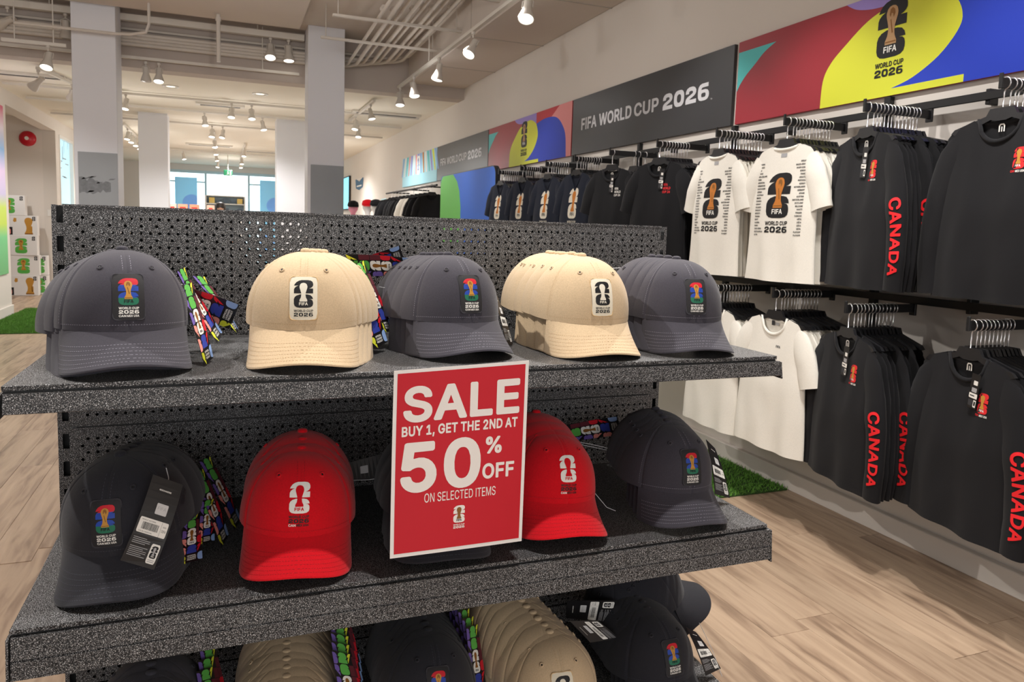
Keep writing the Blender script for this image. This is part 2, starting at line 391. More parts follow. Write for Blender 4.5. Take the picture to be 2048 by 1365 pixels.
# ------------------------------------------------------------------ flat graphics: polygons and lettering mapped onto surfaces
import json
GLYPHS = json.loads('''{"b":{"A":[500,["3,-23 15,-27 85,-27 101,-22 111,-7 152,111 160,115 321,115 326,113 371,-12 380,-22 396,-27 466,-27 477,-23 487,-12 490,-2 487,12 301,519 289,533 278,536 197,535 185,530 177,519 -9,9 -10,-7","197,226 194,229 235,351 240,358 285,229 278,226"]],"B":[476,["46,-23 58,-27 246,-27 305,-22 343,-12 375,4 402,25 424,53 437,84 443,111 445,143 441,176 433,202 418,229 400,251 380,267 406,299 420,331 425,369 422,406 412,439 394,471 370,496 343,514 305,528 252,535 58,536 48,533 37,522 33,508 33,-2 37,-14","155,84 152,90 152,197 155,204 273,201 305,186 322,165 328,143 326,122 316,104 300,93 257,84","155,312 152,321 152,417 155,425 262,423 284,416 301,401 308,380 308,358 300,341 284,325 268,317 246,313"]],"C":[530,["222,-30 270,-34 318,-29 361,-17 404,6 439,34 468,72 489,115 500,158 495,176 479,187 398,186 385,174 366,128 345,105 312,87 270,80 232,84 200,98 173,121 151,153 139,185 132,222 131,265 135,308 144,341 161,373 184,399 205,414 232,424 264,429 296,426 323,417 343,405 360,389 374,367 385,335 393,326 404,322 479,322 493,330 499,341 498,362 484,405 464,443 441,472 414,496 378,518 345,531 307,540 248,542 200,534 156,518 119,495 85,464 54,421 32,373 18,314 13,255 18,190 31,136 54,88 85,45 125,10 167,-14"]],"D":[522,["46,-23 58,-27 220,-27 257,-25 300,-18 346,-2 381,18 415,47 441,79 464,122 482,181 488,251 484,315 472,369 450,417 418,460 381,493 353,508 322,521 262,534 58,536 48,533 38,525 33,508 33,-2 37,-14","155,84 152,90 152,423 236,424 268,420 289,413 316,398 336,380 350,358 363,326 371,283 372,245 367,202 358,170 345,143 332,126 311,108 289,97 241,85"]],"E":[439,["46,-23 58,-27 375,-27 389,-23 399,-12 402,-2 402,63 397,74 386,82 155,84 152,90 152,197 155,202 359,202 375,211 382,229 381,294 375,304 365,311 155,313 152,315 152,423 370,425 385,428 396,439 399,455 399,514 394,525 386,532 370,536 58,536 48,533 37,522 33,508 33,-2 37,-14"]],"F":[430,["46,-23 58,-27 128,-27 139,-23 149,-12 152,-2 152,186 155,194 348,194 359,198 370,208 373,218 373,283 368,294 359,302 348,305 155,305 152,310 152,417 155,425 370,425 381,427 393,439 396,455 396,514 391,525 381,533 370,536 58,536 48,533 37,522 33,508 33,-2 37,-14"]],"G":[540,["222,-30 270,-34 318,-30 361,-18 404,4 436,29 468,67 487,104 501,153 505,185 505,260 495,277 484,282 474,283 280,283 270,279 260,271 256,260 256,201 257,190 264,179 280,172 377,172 384,169 375,142 361,119 339,100 318,88 296,82 270,80 243,82 221,88 184,111 165,131 151,153 139,185 132,222 131,265 135,308 144,341 161,373 184,399 205,414 232,425 259,429 291,427 318,419 339,406 355,390 371,367 385,335 393,326 404,322 479,322 494,330 500,341 498,367 484,407 464,443 441,471 412,496 377,518 339,532 307,539 264,543 210,537 162,521 119,496 84,464 53,421 32,373 17,314 13,255 18,190 31,136 53,88 84,45 125,9 167,-14"]],"H":[537,["46,-23 58,-27 128,-27 139,-23 149,-12 152,-2 152,197 155,205 365,204 365,-2 368,-12 379,-23 391,-27 461,-27 477,-18 484,-2 484,508 482,519 473,530 461,535 391,536 376,530 367,519 365,321 359,316 155,316 152,321 149,519 141,530 128,535 58,536 48,533 38,525 33,508 33,-2 37,-14"]],"I":[205,["33,-27 152,-27 152,535 33,535"]],"J":[416,["144,-30 182,-34 219,-31 273,-14 300,2 323,24 338,44 351,72 360,104 363,142 363,507 359,523 346,534 268,535 254,529 246,518 244,136 239,110 229,94 209,81 187,77 160,81 144,90 133,104 127,120 124,179 117,191 107,198 26,199 15,193 7,179 10,104 18,72 34,40 57,13 85,-8 112,-21"]],"K":[487,["46,-23 58,-27 128,-27 139,-23 149,-12 152,-2 152,154 193,200 198,198 354,-20 370,-27 450,-27 469,-18 476,-2 471,14 280,283 280,288 470,492 475,503 475,514 465,530 445,536 365,536 348,531 155,322 152,331 152,508 146,525 134,534 123,536 58,536 48,533 38,525 33,508 33,-2 37,-14"]],"L":[413,["46,-23 58,-27 365,-27 381,-19 388,-2 388,63 381,76 370,83 155,84 152,90 152,508 144,527 128,535 53,535 42,529 34,514 33,-2 37,-14"]],"M":[648,["46,-23 58,-27 128,-26 142,-18 148,-7 150,269 260,-7 272,-23 284,-27 343,-27 354,-24 365,-14 472,258 477,256 477,-2 480,-12 491,-23 504,-27 569,-27 579,-24 588,-18 595,-2 595,508 593,519 585,530 569,536 477,536 467,534 454,525 316,166 173,525 160,534 150,536 58,536 42,529 35,519 33,508 33,4 36,-12"]],"N":[543,["46,-23 58,-27 128,-27 144,-19 151,-7 152,304 155,315 367,-18 375,-24 391,-27 467,-27 484,-18 490,-2 490,508 488,519 480,530 467,536 397,536 382,530 374,519 370,191 155,528 139,536 58,536 48,533 38,525 33,508 33,-2 37,-14"]],"O":[553,["221,-30 270,-34 323,-28 367,-14 415,13 449,45 480,88 502,136 516,196 520,255 515,319 502,373 476,426 438,475 398,506 350,529 302,540 248,542 200,534 151,515 114,491 82,459 51,416 32,373 18,314 13,255 18,190 32,136 54,88 85,45 125,10 167,-14","243,82 216,90 189,106 167,127 151,153 140,179 133,212 130,255 133,292 139,324 149,351 165,378 184,399 205,413 232,424 259,429 286,428 312,421 339,407 361,388 379,362 393,330 400,298 403,255 400,212 393,179 382,153 369,131 350,110 329,95 302,84 275,80"]],"P":[465,["46,-23 58,-27 128,-27 139,-23 149,-12 152,-2 152,154 155,159 262,160 322,173 348,185 375,204 394,224 409,245 424,278 433,315 435,358 431,396 418,433 402,461 379,487 348,509 305,527 252,535 58,536 48,533 37,522 33,508 33,-2 37,-14","155,269 152,278 152,423 155,425 257,423 279,417 300,402 314,374 317,342 311,310 296,288 279,277 257,271"]],"Q":[553,["387,-71 398,-75 474,-74 489,-66 494,-55 495,-44 491,-33 441,36 468,70 487,101 503,138 513,176 519,230 519,278 513,332 503,369 481,418 457,453 425,486 382,515 334,534 286,542 232,540 184,529 135,506 98,477 62,434 37,386 21,332 14,273 17,198 31,138 47,101 74,58 108,22 141,-1 184,-20 232,-32 286,-33 345,-22 350,-25","232,84 205,95 184,110 163,133 148,160 138,187 132,224 131,267 134,300 150,353 167,380 184,398 205,413 232,424 259,429 286,428 318,419 345,403 366,382 382,356 392,332 401,294 403,251 400,208 386,160 372,134 366,133 334,176 323,184 243,186 230,181 219,165 220,149 268,85 264,80 259,80"]],"R":[469,["46,-23 58,-27 128,-27 139,-23 149,-12 152,-2 152,165 155,171 231,170 329,-12 338,-22 354,-27 429,-27 442,-23 452,-12 455,4 451,14 353,197 391,227 416,261 431,304 436,353 431,401 415,444 388,482 354,508 311,526 252,535 58,536 48,533 37,522 33,508 33,-2 37,-14","155,282 152,288 152,417 155,425 257,423 284,416 304,401 315,380 318,347 313,321 298,299 279,288 257,283"]],"S":[467,["174,-32 225,-36 267,-33 310,-23 348,-7 375,11 402,38 421,70 433,108 435,151 428,188 412,220 386,251 353,273 321,289 176,335 155,348 145,360 143,387 149,400 160,412 187,426 225,432 262,427 289,413 305,394 313,365 327,353 402,351 412,354 423,363 428,376 423,414 410,446 393,473 370,496 343,514 316,527 278,538 230,542 187,540 149,531 117,518 85,497 60,473 40,441 29,408 25,371 31,328 47,294 69,269 101,245 133,228 257,191 289,178 310,162 317,151 318,134 314,118 296,97 262,81 225,76 187,81 155,95 139,113 128,151 112,163 37,164 26,161 15,151 11,134 19,91 31,62 51,32 74,10 106,-11 139,-24"]],"T":[469,["179,-23 191,-27 261,-27 272,-22 281,-12 284,4 284,423 417,425 433,430 440,439 444,449 444,508 439,525 427,534 30,536 15,530 7,519 5,449 9,438 19,428 30,425 166,423 166,-2 170,-14"]],"U":[537,["211,-31 246,-35 289,-34 332,-26 365,-14 397,4 424,26 448,55 466,87 480,130 484,178 484,511 477,527 467,534 391,536 380,533 369,522 366,506 366,178 363,151 352,124 332,101 305,86 268,79 225,82 193,96 169,119 154,151 151,178 151,506 148,522 139,531 123,536 58,536 47,533 36,522 33,506 33,173 36,135 44,103 69,55 107,14 155,-15"]],"V":[500,["190,-23 203,-27 278,-27 292,-23 302,-12 488,498 488,519 477,532 466,536 391,535 373,525 240,148 106,525 90,535 15,536 0,530 -8,519 -11,508 -8,498 178,-7"]],"W":[706,["141,-23 154,-27 235,-27 246,-22 254,-12 342,310 434,-16 444,-25 455,-27 530,-27 541,-25 550,-18 556,-7 696,503 694,519 686,530 670,536 600,536 587,530 579,520 493,187 406,514 396,530 380,536 305,536 294,533 283,523 197,201 192,193 106,521 95,532 85,536 15,536 -1,529 -8,519 -10,503 129,-7"]],"X":[494,["4,-23 16,-27 92,-27 108,-22 237,163 365,-22 382,-27 457,-27 468,-24 476,-18 483,-2 479,14 309,261 471,498 473,514 463,530 446,536 371,536 357,530 237,360 129,520 118,532 102,536 27,536 16,532 8,525 2,508 8,492 167,261 -5,14 -9,4 -8,-7"]],"Y":[492,["190,-23 203,-27 272,-27 283,-22 292,-12 295,-2 296,202 480,498 482,508 480,519 466,533 380,536 364,529 240,329 235,325 108,530 95,535 15,536 0,530 -8,519 -11,508 -7,495 175,202 177,-2 180,-12"]],"Z":[458,["28,-23 44,-27 398,-27 409,-25 420,-18 426,-2 426,57 421,74 409,82 172,84 421,449 424,460 423,514 413,530 398,536 39,536 28,533 19,525 13,508 13,449 17,438 28,428 39,425 259,425 267,423 17,58 15,-2 18,-12"]],"0":[473,["187,-30 229,-34 277,-28 315,-13 352,13 380,45 403,88 419,136 429,190 432,255 429,319 416,384 398,432 371,475 338,507 299,529 256,541 213,542 170,534 137,521 100,494 73,462 51,421 34,373 24,319 21,255 24,190 34,136 55,77 81,34 111,5 148,-18","218,77 197,83 182,94 168,110 156,131 146,163 140,196 137,271 145,341 164,393 177,410 191,423 207,430 229,432 250,429 266,420 281,405 294,384 312,324 317,239 309,169 301,142 289,115 277,99 261,85 239,78"]],"1":[473,["63,-23 75,-27 392,-27 405,-23 415,-12 418,-2 418,57 408,76 392,82 306,82 303,84 303,508 298,525 284,534 188,533 71,449 62,439 59,428 60,353 64,342 75,333 86,331 96,333 182,395 185,390 185,84 182,82 75,82 59,75 50,57 50,-2 53,-14"]],"2":[473,["50,-23 62,-27 390,-27 403,-23 413,-12 416,-2 416,63 410,74 400,81 390,84 214,84 310,186 358,242 387,288 403,331 408,363 407,396 401,423 390,449 357,492 336,510 309,525 277,536 239,542 202,541 164,534 132,521 100,499 77,476 57,444 43,406 39,363 43,347 57,336 127,335 143,340 152,353 157,385 166,406 183,423 207,431 245,430 272,418 289,396 293,369 286,337 261,299 42,63 37,52 37,-2 41,-14"]],"3":[473,["173,-30 209,-34 246,-32 284,-26 321,-11 352,8 376,29 396,56 409,83 418,120 419,158 413,196 399,228 380,255 352,281 321,300 279,314 396,448 399,459 399,512 391,528 380,535 69,536 53,530 44,518 43,448 47,437 58,428 69,425 219,425 228,421 133,312 130,303 130,249 134,233 144,224 155,221 219,220 257,212 284,194 294,179 300,163 301,131 289,104 262,85 225,77 187,81 158,94 141,115 131,147 117,158 42,159 31,156 22,147 17,131 23,94 36,61 54,34 74,14 101,-5 133,-20"]],"4":[473,["268,-23 280,-27 344,-27 360,-21 370,-2 371,77 425,81 435,90 440,106 440,165 433,181 419,189 370,192 370,321 362,337 349,344 280,344 269,341 258,331 255,321 253,190 155,192 335,498 338,508 333,523 323,533 312,536 242,535 225,525 18,176 13,159 13,100 22,85 33,79 253,78 255,-2 258,-13"]],"5":[473,["179,-30 214,-34 251,-32 289,-23 321,-9 352,13 373,34 392,61 407,95 417,147 414,206 395,260 365,303 327,334 278,355 225,360 171,351 167,357 176,424 370,425 384,432 393,448 393,512 386,528 375,534 96,536 80,530 71,518 40,255 44,239 53,230 63,226 128,219 139,221 160,236 187,246 214,250 235,248 257,241 275,228 291,206 298,185 300,147 289,115 268,91 235,78 198,80 171,93 155,113 144,146 128,157 58,157 45,153 35,142 33,120 40,88 51,61 69,34 90,12 117,-7 149,-22"]],"6":[473,["186,-30 223,-34 261,-31 293,-23 325,-8 354,13 378,40 398,72 409,104 416,147 413,196 402,233 382,271 357,298 327,319 287,335 244,341 242,346 346,496 349,507 347,518 341,528 330,534 250,536 234,528 88,314 59,260 44,217 37,174 38,136 45,99 61,61 83,29 110,4 148,-18","212,77 185,87 164,111 153,142 154,179 165,206 185,227 212,237 244,236 271,224 290,201 300,169 298,136 287,109 266,87 239,76"]],"7":[473,["83,-23 98,-27 168,-27 179,-23 189,-12 416,439 417,514 412,525 404,532 388,536 60,536 50,533 39,522 35,508 35,449 39,438 50,428 60,425 275,425 280,423 72,9 71,-8"]],"8":[473,["180,-30 222,-34 265,-31 303,-23 340,-7 372,15 399,45 417,77 426,110 427,153 417,196 396,233 364,265 362,271 388,303 405,346 408,394 398,437 377,475 346,505 308,527 260,540 217,542 179,538 147,528 117,512 90,491 68,464 54,437 45,405 44,367 50,334 66,299 90,271 88,265 70,249 53,228 34,190 27,163 25,136 32,88 53,45 83,13 125,-14","211,77 174,87 152,105 145,120 142,136 149,169 168,191 201,205 238,208 270,199 292,183 305,163 310,136 305,115 292,97 270,84 244,77","206,319 179,331 164,351 160,378 167,405 182,421 206,431 238,432 265,424 281,411 290,394 292,367 285,346 271,330 254,321 233,317"]],"9":[473,["117,-23 132,-27 201,-27 212,-24 221,-18 359,186 386,235 406,283 415,326 415,363 409,401 396,439 376,471 352,497 325,517 287,533 250,541 212,542 175,536 142,525 110,505 83,481 61,449 46,414 38,374 38,326 47,283 66,245 94,212 126,189 158,176 211,165 108,14 104,4 104,-7","212,272 185,282 164,304 154,331 154,369 166,401 185,421 212,432 239,432 266,422 287,400 299,369 299,331 289,304 269,283 244,272"]],"%":[696,["467,-33 492,-36 519,-36 546,-30 567,-20 589,-3 605,16 624,59 628,85 628,128 624,155 615,182 602,204 583,224 562,238 535,248 508,251 481,250 460,246 437,236 417,222 400,204 387,182 378,155 374,128 374,80 379,53 387,32 401,10 422,-11 444,-25","117,-22 132,-27 191,-27 202,-24 212,-17 562,494 567,504 566,515 556,530 540,536 481,536 470,533 461,526 110,16 106,5 106,-6","492,63 486,69 480,85 480,128 489,150 508,153 514,150 521,134 521,85 513,66 503,62","153,257 180,256 207,259 229,266 250,278 269,295 283,313 294,338 300,359 302,429 296,456 285,483 270,504 250,522 229,534 202,542 175,544 148,542 127,535 105,525 87,510 69,488 58,467 50,440 49,370 54,343 66,316 84,292 105,275 127,264","164,357 159,365 154,381 155,424 164,443 180,445 190,440 195,424 195,375 186,356"]],",":[208,["24,-143 36,-146 90,-146 100,-141 108,-132 164,67 161,83 149,95 138,98 63,98 52,93 43,83 11,-116 14,-132"]]},"r":{"A":[480,["13,-2 87,-2 138,139 342,137 393,-2 466,-2 278,511 203,512 198,508","160,202 235,431 240,438 275,326 317,208 316,202"]],"B":[456,["57,-2 246,-4 300,1 338,11 365,25 386,43 402,63 414,90 421,122 421,154 413,189 400,213 381,236 359,252 327,267 365,288 388,315 400,353 400,396 393,423 380,449 363,471 338,490 300,505 257,512 64,512 57,508","128,63 128,224 134,227 252,227 279,224 315,208 340,181 350,154 351,122 339,95 316,75 295,66 262,61","128,293 128,444 134,448 241,448 273,445 301,433 322,412 331,385 330,353 319,326 295,304 273,294 246,289 134,289"]],"C":[510,["237,-8 280,-10 323,-4 361,9 396,29 427,56 451,88 466,120 476,158 474,164 408,163 388,118 361,88 323,66 275,57 227,62 189,77 156,104 128,147 115,185 108,228 108,281 115,324 128,362 146,392 167,416 194,434 221,446 253,452 286,451 318,444 346,432 372,410 392,384 407,346 475,346 469,378 456,410 436,442 416,464 388,486 361,500 329,511 296,517 248,518 205,511 162,494 125,469 92,436 66,394 48,346 39,292 37,233 44,179 59,131 82,88 112,51 146,24 189,2"]],"D":[502,["57,-2 236,-3 295,5 337,20 366,36 398,63 424,95 447,143 461,197 465,256 461,311 449,363 429,406 401,444 365,475 316,498 262,510 64,512 57,508","128,63 128,444 134,448 236,448 273,443 305,432 336,412 357,390 376,358 387,326 394,283 395,229 388,186 375,149 359,122 343,104 317,84 294,74 262,65 230,61"]],"E":[419,["57,-2 378,-2 379,57 375,61 134,61 128,63 128,224 354,225 359,229 359,235 359,283 354,289 134,289 128,293 128,444 134,448 375,449 375,510 370,512 64,512 57,508"]],"F":[410,["57,-2 127,-2 128,214 134,218 343,218 348,219 350,224 350,278 343,282 128,283 128,444 134,448 370,448 373,455 373,508 370,512 64,512 57,508"]],"G":[520,["237,-8 286,-10 329,-3 366,10 399,29 430,56 453,88 470,126 480,169 481,255 479,259 286,259 279,255 280,198 409,196 408,169 398,136 383,110 361,86 334,70 302,60 270,56 232,61 205,69 174,88 152,110 133,136 119,169 110,212 107,265 112,314 123,351 140,384 161,410 189,432 216,444 243,451 280,452 312,446 343,432 369,410 389,384 407,346 475,346 477,351 474,367 457,409 439,437 415,464 388,485 361,499 323,512 291,518 248,518 200,510 157,492 119,466 92,437 66,394 48,346 39,292 37,233 44,179 58,131 82,87 111,51 146,23 189,2"]],"H":[517,["57,-2 127,-2 128,224 134,228 386,228 389,224 390,-2 459,-2 460,503 460,508 456,512 397,512 389,508 389,299 386,292 128,294 128,508 123,512 58,511"]],"I":[185,["57,-4 128,-4 128,512 57,512"]],"J":[396,["158,-8 214,-8 262,6 284,20 306,40 321,63 330,83 337,110 340,147 340,507 338,512 273,512 268,507 268,136 262,104 246,78 225,62 203,55 176,54 146,61 123,77 109,99 102,126 101,174 30,174 32,110 41,77 56,51 74,29 96,13 123,0"]],"K":[467,["57,-2 127,-2 128,165 198,239 370,-2 452,-2 248,288 448,503 450,511 365,512 359,509 187,323 128,254 128,508 123,512 58,511"]],"L":[393,["57,-2 359,-4 365,1 365,57 359,61 134,61 128,63 128,508 123,512 64,512 57,508"]],"M":[628,["57,-2 125,-2 124,385 128,399 166,294 283,-2 338,-4 343,-3 347,4 461,295 499,402 502,390 501,4 504,-3 571,-2 571,508 569,512 477,512 473,508 348,186 316,89 281,186 155,509 150,512 58,511"]],"N":[523,["57,-2 123,-4 128,1 128,294 125,401 128,409 198,290 384,-2 466,-2 467,509 461,512 402,512 395,508 397,98 352,176 139,510 58,511"]],"O":[533,["237,-8 286,-10 329,-3 372,14 410,40 441,73 468,115 485,163 494,212 496,276 489,330 474,378 452,421 421,459 387,486 345,506 296,517 248,518 205,511 162,494 125,469 92,435 66,394 48,346 39,292 37,233 44,179 59,131 82,88 112,51 146,24 189,2","232,60 200,72 173,89 147,115 130,143 118,174 110,212 107,255 111,303 119,341 134,373 152,400 173,420 200,437 227,447 259,452 291,450 329,440 355,424 382,400 400,373 414,341 424,298 427,255 423,206 414,169 400,136 382,110 355,84 329,69 296,59 264,57"]],"P":[445,["57,-2 127,-2 128,181 252,183 300,190 327,201 354,217 375,238 391,261 405,294 411,326 412,358 406,396 397,423 381,451 359,473 332,491 295,506 252,512 64,512 57,508","128,250 128,445 134,449 257,447 289,438 318,417 336,385 341,342 332,299 311,270 284,254 252,247 134,246"]],"Q":[533,["398,-49 471,-49 470,-44 409,36 441,73 460,101 479,142 489,176 495,219 496,273 490,326 479,366 460,407 434,445 406,471 372,495 329,511 286,518 237,517 189,506 146,485 105,450 76,412 54,364 41,310 37,251 41,198 54,144 74,101 96,69 125,39 161,15 205,-2 253,-10 302,-8 355,6","248,58 216,65 186,79 159,101 138,128 122,160 112,198 107,241 108,283 115,326 124,353 141,386 162,411 189,431 216,444 248,451 280,452 312,446 345,431 372,411 393,385 410,353 421,316 426,273 425,224 418,181 407,149 388,116 366,95 312,163 243,161 244,155 313,63 280,57"]],"R":[449,["57,-2 127,-2 128,192 134,194 241,194 246,191 351,-2 431,-2 321,202 320,208 343,219 365,235 388,261 406,299 412,337 410,385 397,428 375,461 343,487 305,503 262,511 64,512 57,508","128,261 128,445 134,449 262,446 295,437 322,417 338,385 341,342 332,304 311,279 284,265 252,259 134,259"]],"S":[447,["190,-11 225,-12 267,-9 305,0 337,14 364,33 388,59 402,86 410,118 411,156 405,183 391,210 366,236 337,255 310,268 165,314 136,333 122,355 119,387 124,403 134,419 149,434 165,443 208,454 257,452 294,438 321,414 337,374 403,376 402,398 395,424 383,446 366,467 343,487 320,500 294,510 262,517 225,519 182,515 149,506 117,491 90,471 70,446 58,424 50,392 49,360 56,328 69,304 92,279 117,262 149,247 262,214 299,199 323,183 338,161 342,145 340,124 332,102 321,88 287,65 241,53 192,55 149,71 121,97 113,113 106,139 37,139 37,118 46,86 60,59 80,37 101,20 128,5 160,-5"]],"T":[449,["190,-2 256,-4 260,4 261,446 417,448 420,455 420,508 417,512 35,512 28,508 30,449 180,448 189,444"]],"U":[517,["227,-10 262,-12 300,-9 332,-1 364,12 390,28 413,48 431,71 446,98 455,124 460,162 459,511 391,512 389,506 389,173 386,146 378,124 359,95 332,73 300,60 257,55 220,59 187,72 160,92 139,124 131,146 128,173 128,506 123,512 58,511 57,173 58,146 66,114 86,71 123,31 171,4"]],"V":[480,["201,-2 280,-2 466,510 460,512 396,512 391,508 240,68 201,192 88,508 79,512 20,512 13,508"]],"W":[686,["152,-2 230,-4 235,3 325,337 342,414 363,326 453,-2 533,-2 672,503 673,508 670,512 605,512 600,508 519,197 493,81 469,181 383,508 380,512 310,512 303,508 192,86 170,182 86,508 79,512 15,511 14,503"]],"X":[474,["15,-2 94,-2 199,149 237,209 379,-2 459,-2 280,261 447,503 450,508 446,512 371,511 237,312 200,374 108,510 102,512 27,511 29,503 196,261"]],"Y":[472,["201,-2 270,-2 272,208 456,503 459,508 455,512 385,512 377,508 235,274 203,334 95,509 90,512 20,512 13,508 200,208"]],"Z":[438,["39,-2 402,-2 403,52 403,57 398,61 130,59 125,63 398,458 398,511 39,511 39,449 307,449 312,444 41,52 38,47"]],"0":[453,["201,-8 239,-10 282,-2 315,14 345,40 369,72 387,110 400,158 407,212 408,276 404,330 392,384 371,432 344,469 315,495 282,510 239,519 202,517 164,508 132,490 104,464 84,435 65,394 52,346 46,292 45,233 50,174 61,126 78,83 100,49 127,22 161,2","207,55 186,62 164,77 147,99 133,126 123,158 116,196 114,287 126,362 138,394 151,416 165,432 186,447 207,454 234,456 261,450 282,437 299,421 315,394 327,362 336,319 340,271 339,222 335,179 326,142 315,113 299,88 282,72 261,59 234,53"]],"1":[453,["74,-2 394,-2 394,52 392,58 284,58 279,63 279,508 273,512 198,512 83,428 83,358 86,355 204,440 208,439 209,63 204,58 75,58"]],"2":[453,["61,-2 392,-2 393,52 390,60 164,60 160,63 325,240 360,288 377,326 383,353 384,380 382,401 374,428 362,449 346,471 325,489 298,504 266,515 234,519 202,518 170,511 143,500 115,482 94,460 77,433 63,385 62,363 68,358 127,358 131,363 137,401 153,428 180,448 218,456 261,450 290,433 310,406 317,369 309,331 282,288 63,52 60,47"]],"3":[453,["188,-8 219,-10 257,-7 311,10 337,26 359,45 375,67 388,94 396,131 395,169 384,206 368,233 343,259 311,279 284,288 241,294 233,298 375,459 376,507 370,512 74,512 69,512 66,507 66,453 69,449 281,448 155,303 153,249 160,244 219,243 251,238 278,228 300,212 318,185 325,153 323,120 311,93 294,76 267,61 235,54 198,55 166,63 139,79 120,104 112,133 47,135 40,131 51,83 63,61 81,40 101,23 128,8 160,-3"]],"4":[453,["279,-2 344,-3 347,100 414,102 417,106 415,165 349,166 346,170 344,321 280,320 278,170 274,166 124,166 115,170 314,508 306,512 247,512 36,159 36,106 43,102 274,102 278,95"]],"5":[453,["194,-8 235,-10 278,-2 310,12 343,36 367,67 385,104 393,142 394,179 386,222 368,260 343,293 306,319 268,333 225,337 187,331 144,312 139,314 154,448 364,449 370,453 370,507 364,512 101,512 96,512 92,507 64,255 69,249 128,242 155,259 182,269 214,273 246,270 273,259 297,239 314,212 322,185 323,142 310,104 284,74 262,61 245,56 203,55 165,69 139,94 123,134 63,134 56,131 59,110 67,83 80,59 96,39 113,24 139,8 165,-3"]],"6":[453,["200,-8 228,-10 261,-7 293,2 320,16 346,38 365,61 379,88 388,115 392,158 386,206 371,244 346,276 314,299 277,313 234,318 196,311 192,314 325,507 320,512 250,511 106,298 80,249 64,201 60,163 63,126 72,94 88,61 110,35 137,14 169,-1","201,55 167,72 151,88 141,104 129,142 132,187 147,222 175,248 212,261 250,259 283,244 298,230 311,212 323,174 324,147 320,126 303,91 277,66 261,58 239,53"]],"7":[453,["95,-2 168,-2 392,444 393,510 388,512 66,512 59,508 60,449 313,448 317,444 95,4"]],"8":[453,["195,-8 238,-10 276,-6 308,4 337,18 362,37 382,61 396,88 403,120 400,169 382,212 351,246 312,265 351,292 375,330 382,351 385,378 384,400 377,426 359,459 329,488 292,508 249,518 217,519 184,515 152,505 125,490 104,472 85,448 73,421 68,394 70,351 85,314 109,285 141,265 120,257 99,244 78,222 64,201 53,174 49,147 50,115 55,94 74,56 104,26 147,3","195,55 174,61 153,72 129,99 122,115 119,136 121,158 128,179 142,198 157,212 195,228 244,231 265,226 287,217 313,195 329,165 333,131 323,99 303,75 276,60 238,53","195,297 163,314 143,341 136,378 139,400 146,416 168,440 201,454 244,455 276,445 299,426 313,400 315,367 306,335 287,312 260,298 227,293"]],"9":[453,["128,-2 203,-2 345,208 371,256 386,299 392,337 391,369 384,405 372,433 355,460 330,484 303,502 271,514 239,519 201,517 169,510 142,498 116,479 94,457 76,428 66,401 60,353 64,310 80,267 104,235 137,210 175,196 218,191 262,197 129,4","201,250 167,267 151,283 140,299 130,337 132,380 148,416 175,442 212,456 250,454 283,439 298,425 311,406 319,385 323,363 320,321 303,284 277,260 239,248"]]}}''')
_TXT = {}
_GL = {}
def glyph(c, w):
    if (c, w) not in _GL:
        adv, loops = GLYPHS[w][c]
        P = [[tuple(int(q) / 1000 for q in p.split(',')) for p in l.split(' ')] for l in loops]
        tri = geometry.tessellate_polygon([[Vector((x, y, 0)) for x, y in l] for l in P])
        flat_ = [p for l in P for p in l]
        fs = []
        for t in tri:
            a, b, c_ = [flat_[k] for k in t]
            ar = (b[0]-a[0])*(c_[1]-a[1]) - (b[1]-a[1])*(c_[0]-a[0])
            if abs(ar) > 1e-9:
                fs.append(tuple(t) if ar > 0 else tuple(t)[::-1])
        _GL[(c, w)] = (adv / 1000, flat_, fs)
    return _GL[(c, w)]
def text_tris(body, bold):
    w = 'b' if bold > 0 else 'r'
    key = (body, w)
    if key not in _TXT:
        vs, fs, x = [], [], 0.0
        for c in body:
            if c == ' ':
                x += .19
                continue
            adv, gv, gf = glyph(c, w)
            o = len(vs)
            vs += [(x + a, b) for a, b in gv]
            fs += [tuple(k + o for k in f) for f in gf]
            x += adv
        x0, x1 = min(v[0] for v in vs), max(v[0] for v in vs)
        y0, y1 = min(v[1] for v in vs), max(v[1] for v in vs)
        vs = [((a - x0) / (x1 - x0), (b - y0) / (y1 - y0)) for a, b in vs]
        _TXT[key] = (vs, fs, (x1 - x0) / (y1 - y0))
    return _TXT[key]

